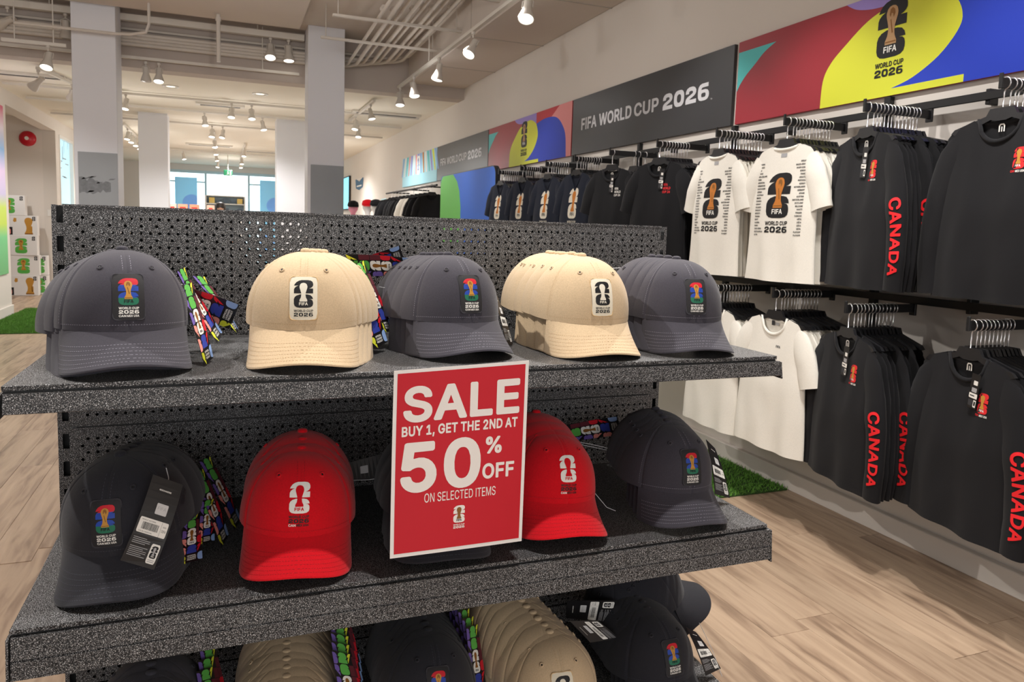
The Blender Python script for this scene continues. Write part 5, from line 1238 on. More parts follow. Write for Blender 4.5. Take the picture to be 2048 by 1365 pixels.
def patch_meshes():
    for key, mbase, edge in (('tri', M_PATCHB, mat('thread_charcoal', (58, 57, 64), .9, bump=.4, bump_scale=2500)), ('cream', M_PATCHC, mat('thread_beige', (214, 184, 140), .9, bump=.4, bump_scale=2500))):
        x0, z0 = -PWD / 2, PZ - PHT / 2
        A = Art().poly(rrect_pts(x0, z0, PWD, PHT, .005), 'base')
        base = A.build('patch', lambda u, v, l: crown_map(u, v, .0016), {'base': mbase}, None, step=.004, as_mesh=True)
        rim = MB().tube([crown_map(u, v, .0012) for u, v in [(p[0], p[1]) for p in rrect_pts(x0, z0, PWD, PHT, .005, 5)]], .00125, 6, True).mesh('rim', edge, 'all')
        if key == 'tri':
            e = emblem('black', 'gold', 'black', 'white', ('white', 'white'), True, True)
            k = .0245
            B = Art().merge(e, -k / 2, PZ - PHT / 2 + .66 * k + .0042, k, layer=0)
        else:
            e = emblem('black', 'cream', 'cream', 'black', None, False)
            k = .0268
            B = Art().merge(e, -k / 2, PZ - PHT / 2 + .475 * k + .0052, k, layer=0)
        em = B.build('emblem', lambda u, v, l: crown_map(u, v, .0018 + .00022 * l), {}, None, step=.004, as_mesh=True)
        _PATCH[key] = (base, rim, em)
    e = emblem('white', 'capred', 'capred', 'black', ('white', 'black'), False)
    k = .0295
    B = Art().merge(e, -k / 2, .0372 - .0, k, layer=0)
    _PATCH['red'] = B.build('emblem', lambda u, v, l: crown_map(u, v, .0009 + .0003 * l), {'capred': C_RED}, None, step=.004, as_mesh=True)
patch_meshes()

def new_cap(label, color, pose, logo=None, group=None, dress=True):
    x, y, z, yaw, pit, rol = pose
    o = link('baseball_cap', None)
    tag(o, label, 'cap', group)
    o.matrix_world = Matrix.Translation((x, y, z)) @ Matrix.Rotation(yaw, 4, 'Z') @ Matrix.Rotation(pit, 4, 'X') @ Matrix.Rotation(rol, 4, 'Y')
    d = _CAPM[color]
    link('crown', d['crown'], o); link('visor', d['visor'], o); link('sweatband', d['sweatband'], o)
    link('button', d['button'], o, (0, 0, CH + .0005))
    for th in (-.5044, .5044, -1.55, 1.55, -2.65, 2.65):
        s = s_of_z(.0862, th)
        p = crown_pt(th, s)
        n_ = Vector((p.x / CA ** 2, p.y / CB ** 2, p.z / CH ** 2)).normalized()
        e = link('eyelet', d['eyelet'], o, p + n_ * .0012)
        e.rotation_euler = n_.to_track_quat('Z', 'Y').to_euler()
        link('hole', d['eyehole'], e)
    if dress:
        link('stitching', d['stitching'], o, None, 'stuff')
    if logo in ('tri', 'cream'):
        b, r, em = _PATCH[logo]
        p_ = link('patch', b, o); link('rim', r, p_); link('emblem', em, p_)
    elif logo == 'red':
        link('emblem', _PATCH['red'], o)
    return o
SKIP = ('patch', 'stitching', 'emblem', 'hang_tag', 'tag_string', 'side_lettering', 'sweatband')
def stack(front, n, step, jitter, label, group, yaws=0.0, seed=0):
    r = random.Random(seed)
    M0 = front.matrix_world.copy()
    for k in range(1, n + 1):
        c = copy_tree(front, None, SKIP)
        T = Matrix.Translation((step[0] * k + r.uniform(-1, 1) * jitter, step[1] * k, step[2] * k + r.uniform(-.6, .6) * jitter * .6))
        loc = M0.translation
        c.matrix_world = T @ Matrix.Translation(loc) @ Matrix.Rotation(yaws * k + r.uniform(-1, 1) * jitter * 9, 4, 'Z') @ Matrix.Translation(-loc) @ M0
        tag(c, label % ORD[k - 1], 'cap', group)

def settle(o, zs):
    """rest the visor on the shelf"""
    v = [ch for ch in o.children if ch.name.startswith('visor')][0].data
    lo = min((o.matrix_world @ p.co).z for p in v.vertices)
    o.matrix_world = Matrix.Translation((0, 0, zs + .0004 - lo)) @ o.matrix_world

POSE = {'T1': [0.1213, -0.2761, 1.2009, 0.1907, -0.0074, 0.011], 'T2': [0.3851, -0.2822, 1.2043, -0.1364, 0.0428, -0.0066], 'T3': [0.6311, -0.2399, 1.1968, 0.1639, -0.0109, 0.0112],
        'T4': [0.8733, -0.2745, 1.208, -0.0011, 0.0664, 0.0057], 'T5': [1.0778, -0.2779, 1.2073, -0.1263, 0.0338, 0.0058], 'M1': [0.1261, -0.2749, 0.9044, -0.1751, 0.1507, -0.0668],
        'M2': [0.3737, -0.2859, 0.8814, -0.0981, -0.0025, 0.0418], 'M3': [0.598, -0.292, 0.879, -0.03, 0.0, 0.03], 'M4': [0.8142, -0.2878, 0.8753, 0.0129, -0.0711, 0.0704], 'M5': [1.0675, -0.2909, 0.8845, -0.0026, -0.0044, 0.036],
        'B1': [0.148, -0.285, 0.545, -0.05, -0.08, 0.02], 'B2': [0.352, -0.300, 0.515, -0.02, -0.05, 0.02], 'B3': [0.599, -0.2699, 0.5266, -0.0279, -0.1374, 0.0511], 'B4': [0.8316, -0.2985, 0.5059, -0.1279, -0.0039, -0.0157], 'B5': [1.0746, -0.2589, 0.486, 0.0384, -0.1172, 0.0105]}
FRONT = (('T1', 'charcoal', 'tri', 'charcoal cap with colour patch at the left end of the upper shelf'),
         ('T2', 'beige', 'cream', 'beige cap with black-and-cream patch, second from left on the upper shelf'),
         ('T3', 'charcoal', 'tri', 'charcoal cap with colour patch in the middle of the upper shelf'),
         ('T4', 'beige', 'cream', 'beige cap fronting the long stack above the right edge of the sale sign'),
         ('T5', 'charcoal', 'tri', 'charcoal cap with colour patch at the right end of the upper shelf'),
         ('M1', 'black', 'tri', 'tilted dark cap with a black tag across it, left end of the middle shelf'),
         ('M2', 'red', 'red', 'red cap with white emblem left of the sale sign'),
         ('M3', 'black', 'tri', 'dark cap mostly hidden behind the red sale sign'),
         ('M4', 'red', 'red', 'red cap with white emblem right of the sale sign'),
         ('M5', 'charcoal', 'tri', 'charcoal cap with colour patch at the right end of the middle shelf'),
         ('B1', 'charcoal', 'tri', 'dark cap at the left end of the lowest shelf, only its top showing'),
         ('B2', 'beige', 'cream', 'beige cap fronting the left beige stack on the lowest shelf'),
         ('B3', 'black', 'tri', 'dark cap with colour patch in the middle of the lowest shelf'),
         ('B4', 'beige', 'cream', 'beige cap fronting the right beige stack on the lowest shelf'),
         ('B5', 'black', 'tri', 'dark cap with colour patch at the right end of the lowest shelf'))
CAPS = {}
for k, colr, logo, lab in FRONT:
    CAPS[k] = new_cap(lab, colr, POSE[k], logo)
    if k[0] in 'TM':
        settle(CAPS[k], Z1 if k[0] == 'T' else Z2)
    elif k != 'B1':
        settle(CAPS[k], Z3) if k in ('B2',) else None
STK = {'T1': (2, (-.014, .021, -.006), .001, .05, 'the left end cap of the upper shelf'), 'T2': (3, (.012, .020, -.001), .0015, -.03, 'the left beige cap of the upper shelf'),
       'T3': (4, (-.006, .021, -.001), .0015, .0, 'the middle cap of the upper shelf'), 'T4': (7, (.0, .0205, .0), .0032, .0, 'the right beige cap of the upper shelf'),
       'T5': (3, (-.004, .024, .0), .002, .0, 'the right end cap of the upper shelf'), 'M1': (3, (.006, .021, -.002), .002, -.03, 'the tilted dark cap of the middle shelf'),
       'M2': (2, (.004, .030, .006), .002, .0, 'the left red cap of the middle shelf'), 'M3': (3, (.0, .02, .002), .002, .0, 'the dark cap behind the sale sign'),
       'M4': (3, (.0, .022, .006), .002, .0, 'the right red cap of the middle shelf'), 'M5': (3, (.004, .022, .003), .003, .0, 'the right end cap of the middle shelf'),
       'B1': (2, (.0, .022, .002), .002, .0, 'the left end cap of the lowest shelf'), 'B2': (8, (.002, .0195, .0035), .0016, .0, 'the left beige cap of the lowest shelf'),
       'B3': (5, (.0, .021, .001), .002, .0, 'the middle cap of the lowest shelf'), 'B4': (8, (-.004, .0195, .0035), .0016, .0, 'the right beige cap of the lowest shelf'), 'B5': (3, (.0, .022, .002), .003, .0, 'the right end cap of the lowest shelf')}
for k, (n, st_, ji, ya, who) in STK.items():
    colr = [c for kk, c, _, _ in FRONT if kk == k][0]
    stack(CAPS[k], n, st_, ji, '%s cap nested %%s behind %s' % ('dark' if colr in ('charcoal', 'black') else colr, who), 'caps nested behind ' + who, ya, hash(k) % 7 if False else ord(k[1]))
# dark caps lying sideways at the right end of the lowest shelf, visors to the right
side = new_cap('dark cap lying sideways with visor out to the right, uppermost under the middle shelf', 'black', [1.130, -.135, .553, radians(84), -.34, .0], None, None, False)
for k in range(1, 4):
    c = copy_tree(side, None, SKIP)
    c.matrix_world = Matrix.Translation((-.011 * k, 0, -.0075 * k)) @ side.matrix_world
    tag(c, 'dark cap nested %s under the sideways cap on the lowest shelf' % ORD[k - 1], 'cap', 'sideways caps under the top one')

# embroidered side lettering
def side_letters(cap, col, th0, z0, k=.0155, slant=.5):
    A = Art()
    for i, w in enumerate(('FIFA', 'WORLD', 'CUP 26')):
        A.text(w, 0, -.62 * i * 1.5, 1.9 if i == 0 else 2.5, .62, col, 1, .02)
    def mp(u, v, l):
        U, V = u * k * .6, v * k * .6
        a = slant
        U, V = U * cos(a) - V * sin(a), U * sin(a) + V * cos(a)
        th = th0 + U / .095
        s = s_of_z(max(.004, z0 + V), th)
        p = crown_pt(th, s)
        return p + Vector((p.x, p.y, 0)).normalized() * (.0022)
    A.build('side_lettering', mp, {'tone': mat('thread_tone', (40, 38, 46), .8), 'tonered': mat('thread_pale_red', (226, 120, 120), .8)}, cap)
side_letters(CAPS['M2'], 'tonered', 1.22, .050)
side_letters(CAPS['M1'], 'tone', 1.15, .050, .019)

# ------------------------------------------------------------------ hang tags
M_TAGB = mat('tag_card_black', (24, 23, 25), .35)
M_STRING = mat('clear_tag_loop', (222, 222, 224), .3)
def tag_front():
    A = Art()
    left = ('purple', 'purple', 'purple', 'salmon', 'salmon', 'lime')
    mid = ('leaf', 'leaf', 'white', 'white', 'navy', None)
    right = ('lime', 'maroon', 'maroon', 'red', 'red', 'sky')
    h = 1 / 6.0
    for r in range(6):
        y = 1 - (r + 1) * h + .006
        sh = TWO if r % 2 == 0 else SIX
        if mid[r]:
            A.poly([(.27 + .46 * a, y + (h - .012) * b) for a, b in sh], mid[r], 1)
        ls = SIX if r % 2 == 0 else TWO
        A.poly([(max(.0, -.20 + .43 * a), y - .02 + (h - .012) * b) for a, b in ls if -.20 + .43 * a > -.10], left[r], 1)
        if right[r] == 'maroon':
            A.rect(.76, y - .01, .235, h - .008, 'maroon', 1)
        else:
            A.poly([(min(1, .77 + .43 * a), y + .01 + (h - .012) * b) for a, b in sh if .77 + .43 * a < 1.1], right[r], 1)
    hh = 2 * h
    A.poly([(.27 + .46 * (p[0]), 1 - 4 * h + .006 + (hh - .012) * p[1] / 1.455) for p in CUP], 'golddark', 2)
    A.text('FIFA', .39, 1 - 4 * h + .028, .22, .03, 'black', 3, .01)
    for i, w in enumerate(('OFFICIAL', 'LICENSED', 'PRODUCT')):
        A.text(w, .30, .112 - .036 * i, .40, .026, 'white', 2, .02)
    return A
def tag_back():
    A = Art()
    A.text('MERCHANDISE', .33, .86, .38, .018, 'white', 1, .02)
    A.rrect(.40, .60, .36, .125, .02, 'foil', 1)
    A.text('FIFA', .45, .655, .26, .035, 'lightgrey', 2, .0)
    A.rrect(.06, .36, .88, .175, .03, 'white', 1)
    A.rect(.735, .36, .006, .175, 'black', 2)
    A.text('PRODUIT AUTORISE', .12, .502, .42, .014, 'black', 2)
    A.text('COLOR CHARCOAL', .12, .372, .42, .014, 'black', 2)
    A.text('OSFA', .77, .42, .14, .03, 'black', 2)
    A.text('SIZE', .79, .475, .1, .014, 'black', 2)
    x = .17
    r = random.Random(2)
    while x < .65:
        w = r.choice((.006, .010, .016))
        A.rect(x, .405, w, .082, 'black', 2)
        x += w + r.choice((.006, .010))
    for i in range(11):
        if i == 4:
            continue
        A.rect(.07, .30 - .021 * i, .52 if i % 3 else .40, .007, 'lightgrey', 1)
    A.rrect(.66, .05, .27, .23, .04, 'white', 1)
    A.merge(emblem('black', 'lightgrey', 'white', None, None, False), .70, .115, .098, kx=.19, layer=2)
    for i in range(2):
        A.rect(.70, .068 + .02 * i, .19, .009, 'lightgrey', 2)
    return A
T_FRONT, T_BACK = tag_front(), tag_back()
def hang_tag(cap, q, art, bend=0.0, sides=(0, 1, 0)):
    tl, tr, br, bl = [Vector(p) for p in q]
    inv = cap.matrix_world.inverted()
    n0 = (tr - tl).cross(tl - bl).normalized()          # toward the printed side
    def P(u, v, off):
        p = (bl * (1 - u) + br * u) * (1 - v) + (tl * (1 - u) + tr * u) * v
        return inv @ (p + n0 * (off + bend * 4 * v * (1 - v)))
    mb = MB()
    nv = 13
    mb.grid(lambda i, j: P(i, j / (nv - 1), .0), 2, nv)
    mb.grid(lambda i, j: P(i, j / (nv - 1), -.0006), 2, nv, flip=True)
    for u in (0, 1):
        mb.grid(lambda i, j: P(u, j / (nv - 1), -.0006 * i), 2, nv)
    card = mb.build('hang_tag', M_TAGB, cap, smooth=False)
    art.build('print', lambda u, v, l: P(u, v, .0002 + .00012 * l), {}, card, step=.12)
    return card
def loop_string(cap, pts, r=.0006):
    inv = cap.matrix_world.inverted()
    MB().tube([inv @ Vector(p) for p in pts], r, 5).build('tag_string', M_STRING, cap, smooth='all')

V = Vector
hang_tag(CAPS['T1'], ((.1983,-.27,1.2697),(.2142,-.2268,1.2708),(.2461,-.2906,1.160),(.2345,-.335,1.1565)), T_FRONT, .002)
hang_tag(CAPS['T1'], ((.1908,-.205,1.2901),(.2011,-.160,1.2908),(.2596,-.200,1.185),(.2514,-.238,1.175)), T_FRONT, -.002)
hang_tag(CAPS['T1'], ((.158,-.165,1.235),(.168,-.185,1.270),(.2859,-.195,1.2314),(.2689,-.168,1.187)), T_FRONT, -.006)
hang_tag(CAPS['T1'], ((.2098,-.125,1.2772),(.2302,-.0840,1.2704),(.286,-.078,1.174),(.28,-.125,1.175)), T_FRONT, .002)
loop_string(CAPS['T1'], [(.176,-.262,1.262),(.185,-.268,1.268),(.2045,-.255,1.2645),(.198,-.262,1.262),(.182,-.26,1.257)])
loop_string(CAPS['T1'], [(.176,-.262,1.268),(.188,-.250,1.275),(.202,-.235,1.268),(.192,-.25,1.262)])
hang_tag(CAPS['T2'], ((.448,-.26,1.2888),(.4826,-.2304,1.2955),(.5254,-.245,1.171),(.4962,-.28,1.1651)), T_FRONT, .002)
hang_tag(CAPS['T2'], ((.4663,-.22,1.3015),(.4929,-.183,1.3076),(.5464,-.194,1.1825),(.5212,-.2325,1.1862)), T_FRONT, .002)
hang_tag(CAPS['T2'], ((.4728,-.1548,1.2758),(.4639,-.17,1.3182),(.5873,-.17,1.3124),(.5972,-.1418,1.2774)), T_FRONT, -.006)
hang_tag(CAPS['T2'], ((.475,-.065,1.266),(.460,-.10,1.294),(.5754,-.10,1.3342),(.5925,-.072,1.3019)), T_FRONT, .0)
loop_string(CAPS['T2'], [(.520,-.19,1.262),(.545,-.18,1.257),(.575,-.17,1.257),(.60,-.165,1.262)])
hang_tag(CAPS['M4'], ((.9443,-.087,.9139),(.9277,-.10,.9549),(1.0669,-.10,.9692),(1.0813,-.0972,.9256)), T_FRONT, -.003)
loop_string(CAPS['M4'], [(.905,-.20,.952),(.95,-.19,.937),(1.0,-.18,.922),(1.018,-.18,.913)])
loop_string(CAPS['M4'], [(.905,-.20,.954),(.955,-.19,.941),(1.028,-.18,.918)])
loop_string(CAPS['M4'], [(.905,-.26,.90),(.925,-.28,.870),(.945,-.29,.845),(.965,-.29,.8355)])
loop_string(CAPS['M4'], [(.905,-.26,.885),(.915,-.27,.862),(.925,-.28,.842)])
hang_tag(CAPS['M1'], ((.1668,-.375,1.0093),(.2046,-.3606,.9854),(.1671,-.3912,.8752),(.1256,-.395,.8968)), T_BACK, .006)
loop_string(CAPS['M1'], [(.186,-.366,.9875),(.185,-.35,.995),(.180,-.32,1.0)])
hang_tag(CAPS['M1'], ((.2028,-.30,.9197),(.2230,-.2604,.9082),(.2281,-.3118,.8484),(.1978,-.345,.8579)), T_FRONT, 0)
hang_tag(CAPS['M1'], ((.2256,-.255,.9217),(.2438,-.215,.9083),(.2451,-.2622,.855),(.2219,-.30,.8673)), T_FRONT, 0)
hang_tag(CAPS['M1'], ((.2097,-.22,.9589),(.2277,-.1784,.9513),(.2668,-.2304,.8486),(.2552,-.275,.8484)), T_FRONT, .002)
hang_tag(CAPS['M1'], ((.2197,-.18,.966),(.2377,-.1384,.958),(.2868,-.18,.855),(.2752,-.225,.855)), T_FRONT, .002)
hang_tag(CAPS['M5'], ((1.1798,-.27,.9561),(1.2146,-.255,.9302),(1.2148,-.3126,.8434),(1.172,-.32,.8588)), T_BACK, .003)
hang_tag(CAPS['T3'], ((.7242,-.215,1.2548),(.7484,-.1786,1.2449),(.7702,-.2146,1.1557),(.7437,-.25,1.1603)), T_BACK, .002)
hang_tag(CAPS['B4'], ((.9173,-.1874,.5735),(.9124,-.20,.6174),(1.0311,-.20,.5995),(1.0188,-.20,.5492)), T_BACK, .0)
hang_tag(CAPS['B4'], ((.9411,-.255,.552),(.8958,-.250,.6024),(.9578,-.250,.5936),(1.0092,-.255,.5485)), T_BACK, .0)
hang_tag(CAPS['B5'], ((1.1569,-.27,.5553),(1.193,-.256,.5305),(1.2288,-.2998,.4669),(1.184,-.31,.4657)), T_BACK, .003)
loop_string(CAPS['B4'], [(.925,-.30,.515),(.935,-.31,.485),(.95,-.32,.462)])
loop_string(CAPS['B5'], [(1.16,-.31,.585),(1.185,-.325,.53),(1.205,-.335,.475)])
hang_tag(CAPS['M3'], ((.46,-.215,.918),(.46,-.200,.945),(.545,-.200,.962),(.545,-.215,.918)), Art().rrect(.30, .52, .36, .16, .02, 'lightgrey', 1), 0)
loop_string(CAPS['M3'], [(.462,-.2155,.9195),(.50,-.2165,.9175),(.545,-.2155,.9195)])
loop_string(CAPS['T4'], [(.955,-.19,1.297),(1.0,-.16,1.2985),(1.04,-.15,1.300),(1.06,-.16,1.303)], .0008)
for k in range(7):
    d_ = V((.0015 * k, .0195 * k, .0055 * k))
    hang_tag(CAPS['B2'], [V(p) + d_ for p in ((.4278,-.29,.6515),(.4618,-.2722,.6261),(.4898,-.293,.5131),(.4486,-.31,.5244))], T_FRONT, .001 * (k % 3))
for k in range(6):
    d_ = V((-.002 * k, .020 * k, .006 * k))
    hang_tag(CAPS['B3'], [V(p) + d_ for p in ((.6733,-.27,.6388),(.7056,-.2412,.623),(.7206,-.2668,.4948),(.683,-.29,.5073))], T_FRONT, .001 * (k % 3))
for k in range(3):
    d_ = V((.002 * k, .022 * k, .006 * k))
    hang_tag(CAPS['B1'], [V(p) + d_ for p in ((.2156,-.27,.6411),(.2398,-.2346,.6243),(.2625,-.2604,.5246),(.2324,-.29,.5427))], T_FRONT, 0)

# ------------------------------------------------------------------ sale notice hanging from the upper shelf
sale = thing('sale_sign', 'red paper sale notice with white border taped to the upper shelf front', 'sign', (.4925, -.4345, .8705))
SW, SHH = .2165, .2860
def sale_map(u, v, off):
    x, z = u * SW, v * SHH
    bow = -.006 * sin(pi * u) * (1 - v) - .010 * (1 - v) ** 2 * (1 - u) - .004 * (1 - v) * u
    return Vector((x + .004 * v - .0025 * u * 0, bow - off, z + .0085 * u - .0035 * u * (1 - v) * 3 + .006 * sin(pi * u) * (1 - v) * .4))
mb = MB()
mb.grid(lambda i, j: sale_map(i / 16, j / 16, 0), 17, 17)
mb.grid(lambda i, j: sale_map(i / 16, j / 16, -.0003), 17, 17, flip=True)
for e_ in (lambda t: (t, 0), lambda t: (t, 1), lambda t: (0, t), lambda t: (1, t)):
    mb.grid(lambda i, j: sale_map(*e_(i / 16), -.0003 * j), 17, 2)
mb.build('paper', mat('sale_paper_white', (240, 236, 232), .5), sale, smooth=True)
A = Art().rect(.026, .020, .948, .962, 'saleface', 0)
A.text('SALE', .072, .715, .865, .195, 'salewhite', 1, .035)
A.text('BUY 1, GET THE 2ND AT', .065, .632, .862, .066, 'salewhite', 1, .022)
A.text('50', .062, .337, .585, .275, 'salewhite', 1, .04)
A.text('%', .683, .508, .125, .095, 'salewhite', 1, .015)
A.text('OFF', .662, .372, .250, .085, 'salewhite', 1, .018)
A.text('ON SELECTED ITEMS', .235, .278, .535, .05, 'salewhite', 1, -.004)
A.merge(emblem('salewhite', 'golddark', 'black', 'salewhite', None, False), .450, .150, .064, kx=.085, layer=1)
A.build('print', lambda u, v, l: sale_map(u, v, .0003 + .0002 * l), {}, sale, step=.0625)

# ------------------------------------------------------------------ standing board behind the fixture (figures left out)
bd = thing('standing_board', 'tall blue and green standing board with rounded corners by the wall', 'board', (2.80, 7.70, 0), radians(-90))
BW, BH = 2.06, 2.02
mb = MB()
pts = rrect_pts(0, .02, BW, BH - .02, .10, 6)
n = len(pts)
mb.add([(p[0], 0, p[1]) for p in pts] + [(p[0], .05, p[1]) for p in pts], [tuple(range(n)), tuple(range(n, 2 * n))[::-1]] + [(i, (i + 1) % n, n + (i + 1) % n, n + i)[::-1] for i in range(n)])
mb.build('panel', mat('board_edge', (24, 24, 28), .5), bd)
A = Art().poly(rrect_pts(.008, .03, BW - .016, BH - .04, .092, 6), 'skyblue', 0)
A.poly([p for p in clip_half([(x, y) for x, y in rrect_pts(.008, .03, BW - .016, BH - .04, .092, 6) if x < .6] + [(.62, 1.98), (.78, 1.86), (.88, 1.7), (.93, 1.5), (.90, 1.2), (.80, .9), (.62, .6), (.4, .03)][::-1][::-1], -5, True)], 'boardgreen', 1) if False else None
A.poly([(.008, .14), (.008, 1.90), (.03, 1.96), (.10, 2.008), (.55, 2.008), (.72, 1.92), (.82, 1.80), (.88, 1.62), (.88, 1.40), (.80, 1.15), (.70, .95), (.55, .8), (.45, .5), (.4, .032), (.1, .032)], 'boardgreen', 1)
A.poly([(.008, .9), (.008, 1.38), (.10, 1.25), (.18, 1.05), (.15, .9)], 'lime', 2)
A.build('print', lambda u, v, l: (u, -.0006 - .0006 * l, v), {}, bd)
for x in (.2, BW - .26):
    MB().bbox((x, -.15, 0), (x + .06, .25, .02), .003).build('foot', M_BLACK, bd)

# ------------------------------------------------------------------ garment rails on the long wall
def rail(label, z, y0, y1):
    root = thing('wall_rail', label, 'rail', (XW, y0, z))
    MB().bbox((-.062, 0, -.034), (-.048, y1 - y0, 0), .002).build('bar', M_BLACK, root)
    y = .25
    while y < y1 - y0:
        MB().bbox((-.05, y, -.05), (0, y + .02, .012), .002).build('bracket', M_BLACK, root)
        y += 1.15
    return root
rail('upper black rail along the wall under the signs', 1.985, -.75, 6.25)
rail('lower black rail along the wall behind the lower shirts', 1.135, -.75, 2.45)
for k, y in enumerate((.18, 1.16, 2.30, 3.42, 4.57, 5.75)):
    o = MB().bbox((XW - .03, y, .25), (XW, y + .035, 2.045), .002).build('wall_upright', M_BLACK)
    tag(o, 'black slotted wall upright behind the garments, %s along the rail from the near end' % ORD[k], 'upright', 'wall uprights behind the garments')

C_TEE_W = cloth('white_jersey', (240, 236, 226), .1)
C_TEE_B = cloth('black_jersey', (25, 25, 28), .06)
C_TEE_N = cloth('navy_jersey', (31, 36, 50), .06)
# hanger
HG = {}
def hanger_meshes():
    mb = MB()
    v = []
    prof = [(-.205, -.098), (-.19, -.084), (-.06, -.052), (-.046, -.028), (.046, -.028), (.06, -.052), (.19, -.084), (.205, -.098), (.19, -.104), (.075, -.078), (.042, -.066), (.02, -.072), (-.02, -.072), (-.042, -.066), (-.075, -.078), (-.19, -.104)]
    n = len(prof)
    tri = geometry.tessellate_polygon([[Vector((a, b, 0)) for a, b in prof]])
    v = [(a, -.006, b) for a, b in prof] + [(a, .006, b) for a, b in prof]
    fs = [tuple(t) for t in tri] + [tuple(i + n for i in t) for t in tri] + [(i, (i + 1) % n, n + (i + 1) % n, n + i) for i in range(n)]
    HG['frame'] = MB().add(v, fs).mesh('frame', M_PLASTIC)
    p = [(0, 0, -.03), (0, 0, .022), (.004, 0, .034)]
    p += [(.0 + .021 * sin(a), 0, .0535 - .021 * cos(a) * 1.0) for a in [radians(x) for x in range(20, 250, 22)]]
    # hook opens over a bar running along local y
    HG['hook'] = MB().tube([(x, y, z - .0) for x, y, z in p], .0025, 6).mesh('hook', M_CHROME, 'all')
hanger_meshes()
HOOK_H = .0535 + .021 - .004          # height of the bar top above hanger origin
def new_hanger(label, loc, yaw, group):
    o = link('clothes_hanger', None, None, loc)
    o.rotation_euler = (0, 0, radians(-90) + yaw)
    tag(o, label, 'hanger', group)
    link('frame', HG['frame'], o); link('hook', HG['hook'], o)
    return o

# garment bodies -- local x to the viewer's right, local -y toward the viewer, z=0 at neck side
def garment(kind, m, seed, vneck=False, back=False, wmul=1.0, L=.67):
    r = random.Random(seed)
    q = r.random() * 10
    nf, nb = (.020, .075) if back else (.085 if not vneck else .125, .022)
    def top(X, front):
        a = abs(X)
        nk = nf if front else nb
        base = -.015 - .30 * max(0, a - .085) - .6 * max(0, a - .19)
        if a < .088:
            t = a / .088
            s_ = -nk * (1 - t) if (vneck and front) else -nk * sqrt(max(0, 1 - t * t))
            return base + s_
        return base
    def half(v):
        return (.222 + .02 * v + .006 * sin(v * 5 + q)) * wmul
    def depth(X, z, v):
        d = .010 + .030 * min(1, v * 2.2) + .006 * v
        d += .014 * v * noise.noise(Vector((X * 9 + q, q, z * 1.5))) + .006 * noise.noise(Vector((X * 14, q + 3, z * 7))) * min(1, v * 4)
        d += .0075 * v * v * sin(X * 34 + q * 3 + 2 * z)
        return d
    def P(x, v, front):
        w = half(v)
        X = x * w
        t = top(X, front)
        z = t + v * (-L - t)
        if v > .97:
            z += .0
        k = max(0, 1 - abs(x) ** 2.6)
        d = depth(X, z, v) * (k ** .5)
        lean = .012 * v
        return Vector((X, (-d if front else d * .8) - lean * 0, z + .006 * v * noise.noise(Vector((X * 6, q, 1)))))
    mb = MB()
    nu, nv = 33, 22
    xs = [-cos(pi * i / (nu - 1)) for i in range(nu)]
    mb.grid(lambda i, j: P(xs[i], j / (nv - 1), True), nu, nv, flip=True)
    mb.grid(lambda i, j: P(xs[i], j / (nv - 1), False), nu, nv)
    # hem band
    mb.grid(lambda i, j: P(xs[i], .965 + .035 * j / 2, True) + Vector((0, -.0016, 0)), nu, 3, flip=True)
    parts = {'body': mb.mesh('body', m, 'all')}
    # collar
    cp = []
    for i in range(13):
        X = -.088 + .176 * i / 12
        cp.append(Vector((X, -.010 * (1 - (X / .09) ** 2) - .004, top(X, True) - .004)))
    cb = []
    for i in range(13):
        X = .088 - .176 * i / 12
        cb.append(Vector((X, .010 * (1 - (X / .09) ** 2) + .004, top(X, False) - .004)))
    parts['collar'] = MB().tube(cp[:-1] + [cp[-1]] + cb[1:-1], .0085, 6, True).mesh('collar', m, 'all')
    def sleeve(sx):
        if kind == 'tee':
            ax = [(.150, -.078, .045), (.194, -.140, .062), (.234, -.235, .064), (.258, -.325, .062)]
        else:
            e = .012 * sin(q)
            ax = [(.150, -.078, .045), (.196, -.145, .062), (.232, -.27, .060), (.254 + e, -.40, .055), (.262, -.53, .050), (.256 + e, -.655, .045)]
        def axp(t):
            k = t * (len(ax) - 1); i = min(int(k), len(ax) - 2); f = k - i
            return [a + (b - a) * f for a, b in zip(ax[i], ax[i + 1])]
        def S(ph, t):
            cx, cz, rr = axp(t)
            c2 = axp(min(1, t + .05)); c1 = axp(max(0, t - .05))
            tx, tz = c2[0] - c1[0], c2[1] - c1[1]
            l = sqrt(tx * tx + tz * tz); tx /= l; tz /= l
            ox, oz = -tz, tx                     # outward normal in the x-z plane
            dd = (.010 + .026 * min(1, t * 2.2)) * (1 + .25 * noise.noise(Vector((ph, t * 5, q + sx))))
            wr = 1 + .10 * noise.noise(Vector((ph * 1.3, t * 8, q * 2 + sx)))
            X = cx + ox * cos(ph) * rr * wr
            Z = cz + oz * cos(ph) * rr * wr
            return Vector((sx * X, -sin(ph) * dd, Z))
        nn, nt = 18, (9 if kind == 'tee' else 17)
        b_ = MB().grid(lambda i, j: S(2 * pi * i / nn, j / (nt - 1)), nn, nt, True, flip=(sx < 0))
        b_.grid(lambda i, j: S(2 * pi * i / nn, .955 + .045 * j) * 1.0 + Vector((0, 0, 0)), nn, 2, True, flip=(sx < 0))
        return b_.mesh('sleeve', m, 'all'), S
    parts['sleeve_l'], _ = sleeve(-1)
    parts['sleeve_r'], parts['S'] = sleeve(1)
    def pm(u, z, off):
        x = max(-.98, min(.98, u / half(.5)))
        for _ in range(3):
            t = top(u, True)
            v = max(0, min(1, (z - t) / (-L - t)))
            x = max(-.98, min(.98, u / half(v)))
        p = P(x, v, True)
        return Vector((p.x, p.y - .0016 - off, z))
    parts['pm'] = pm
    return parts
GM = {}
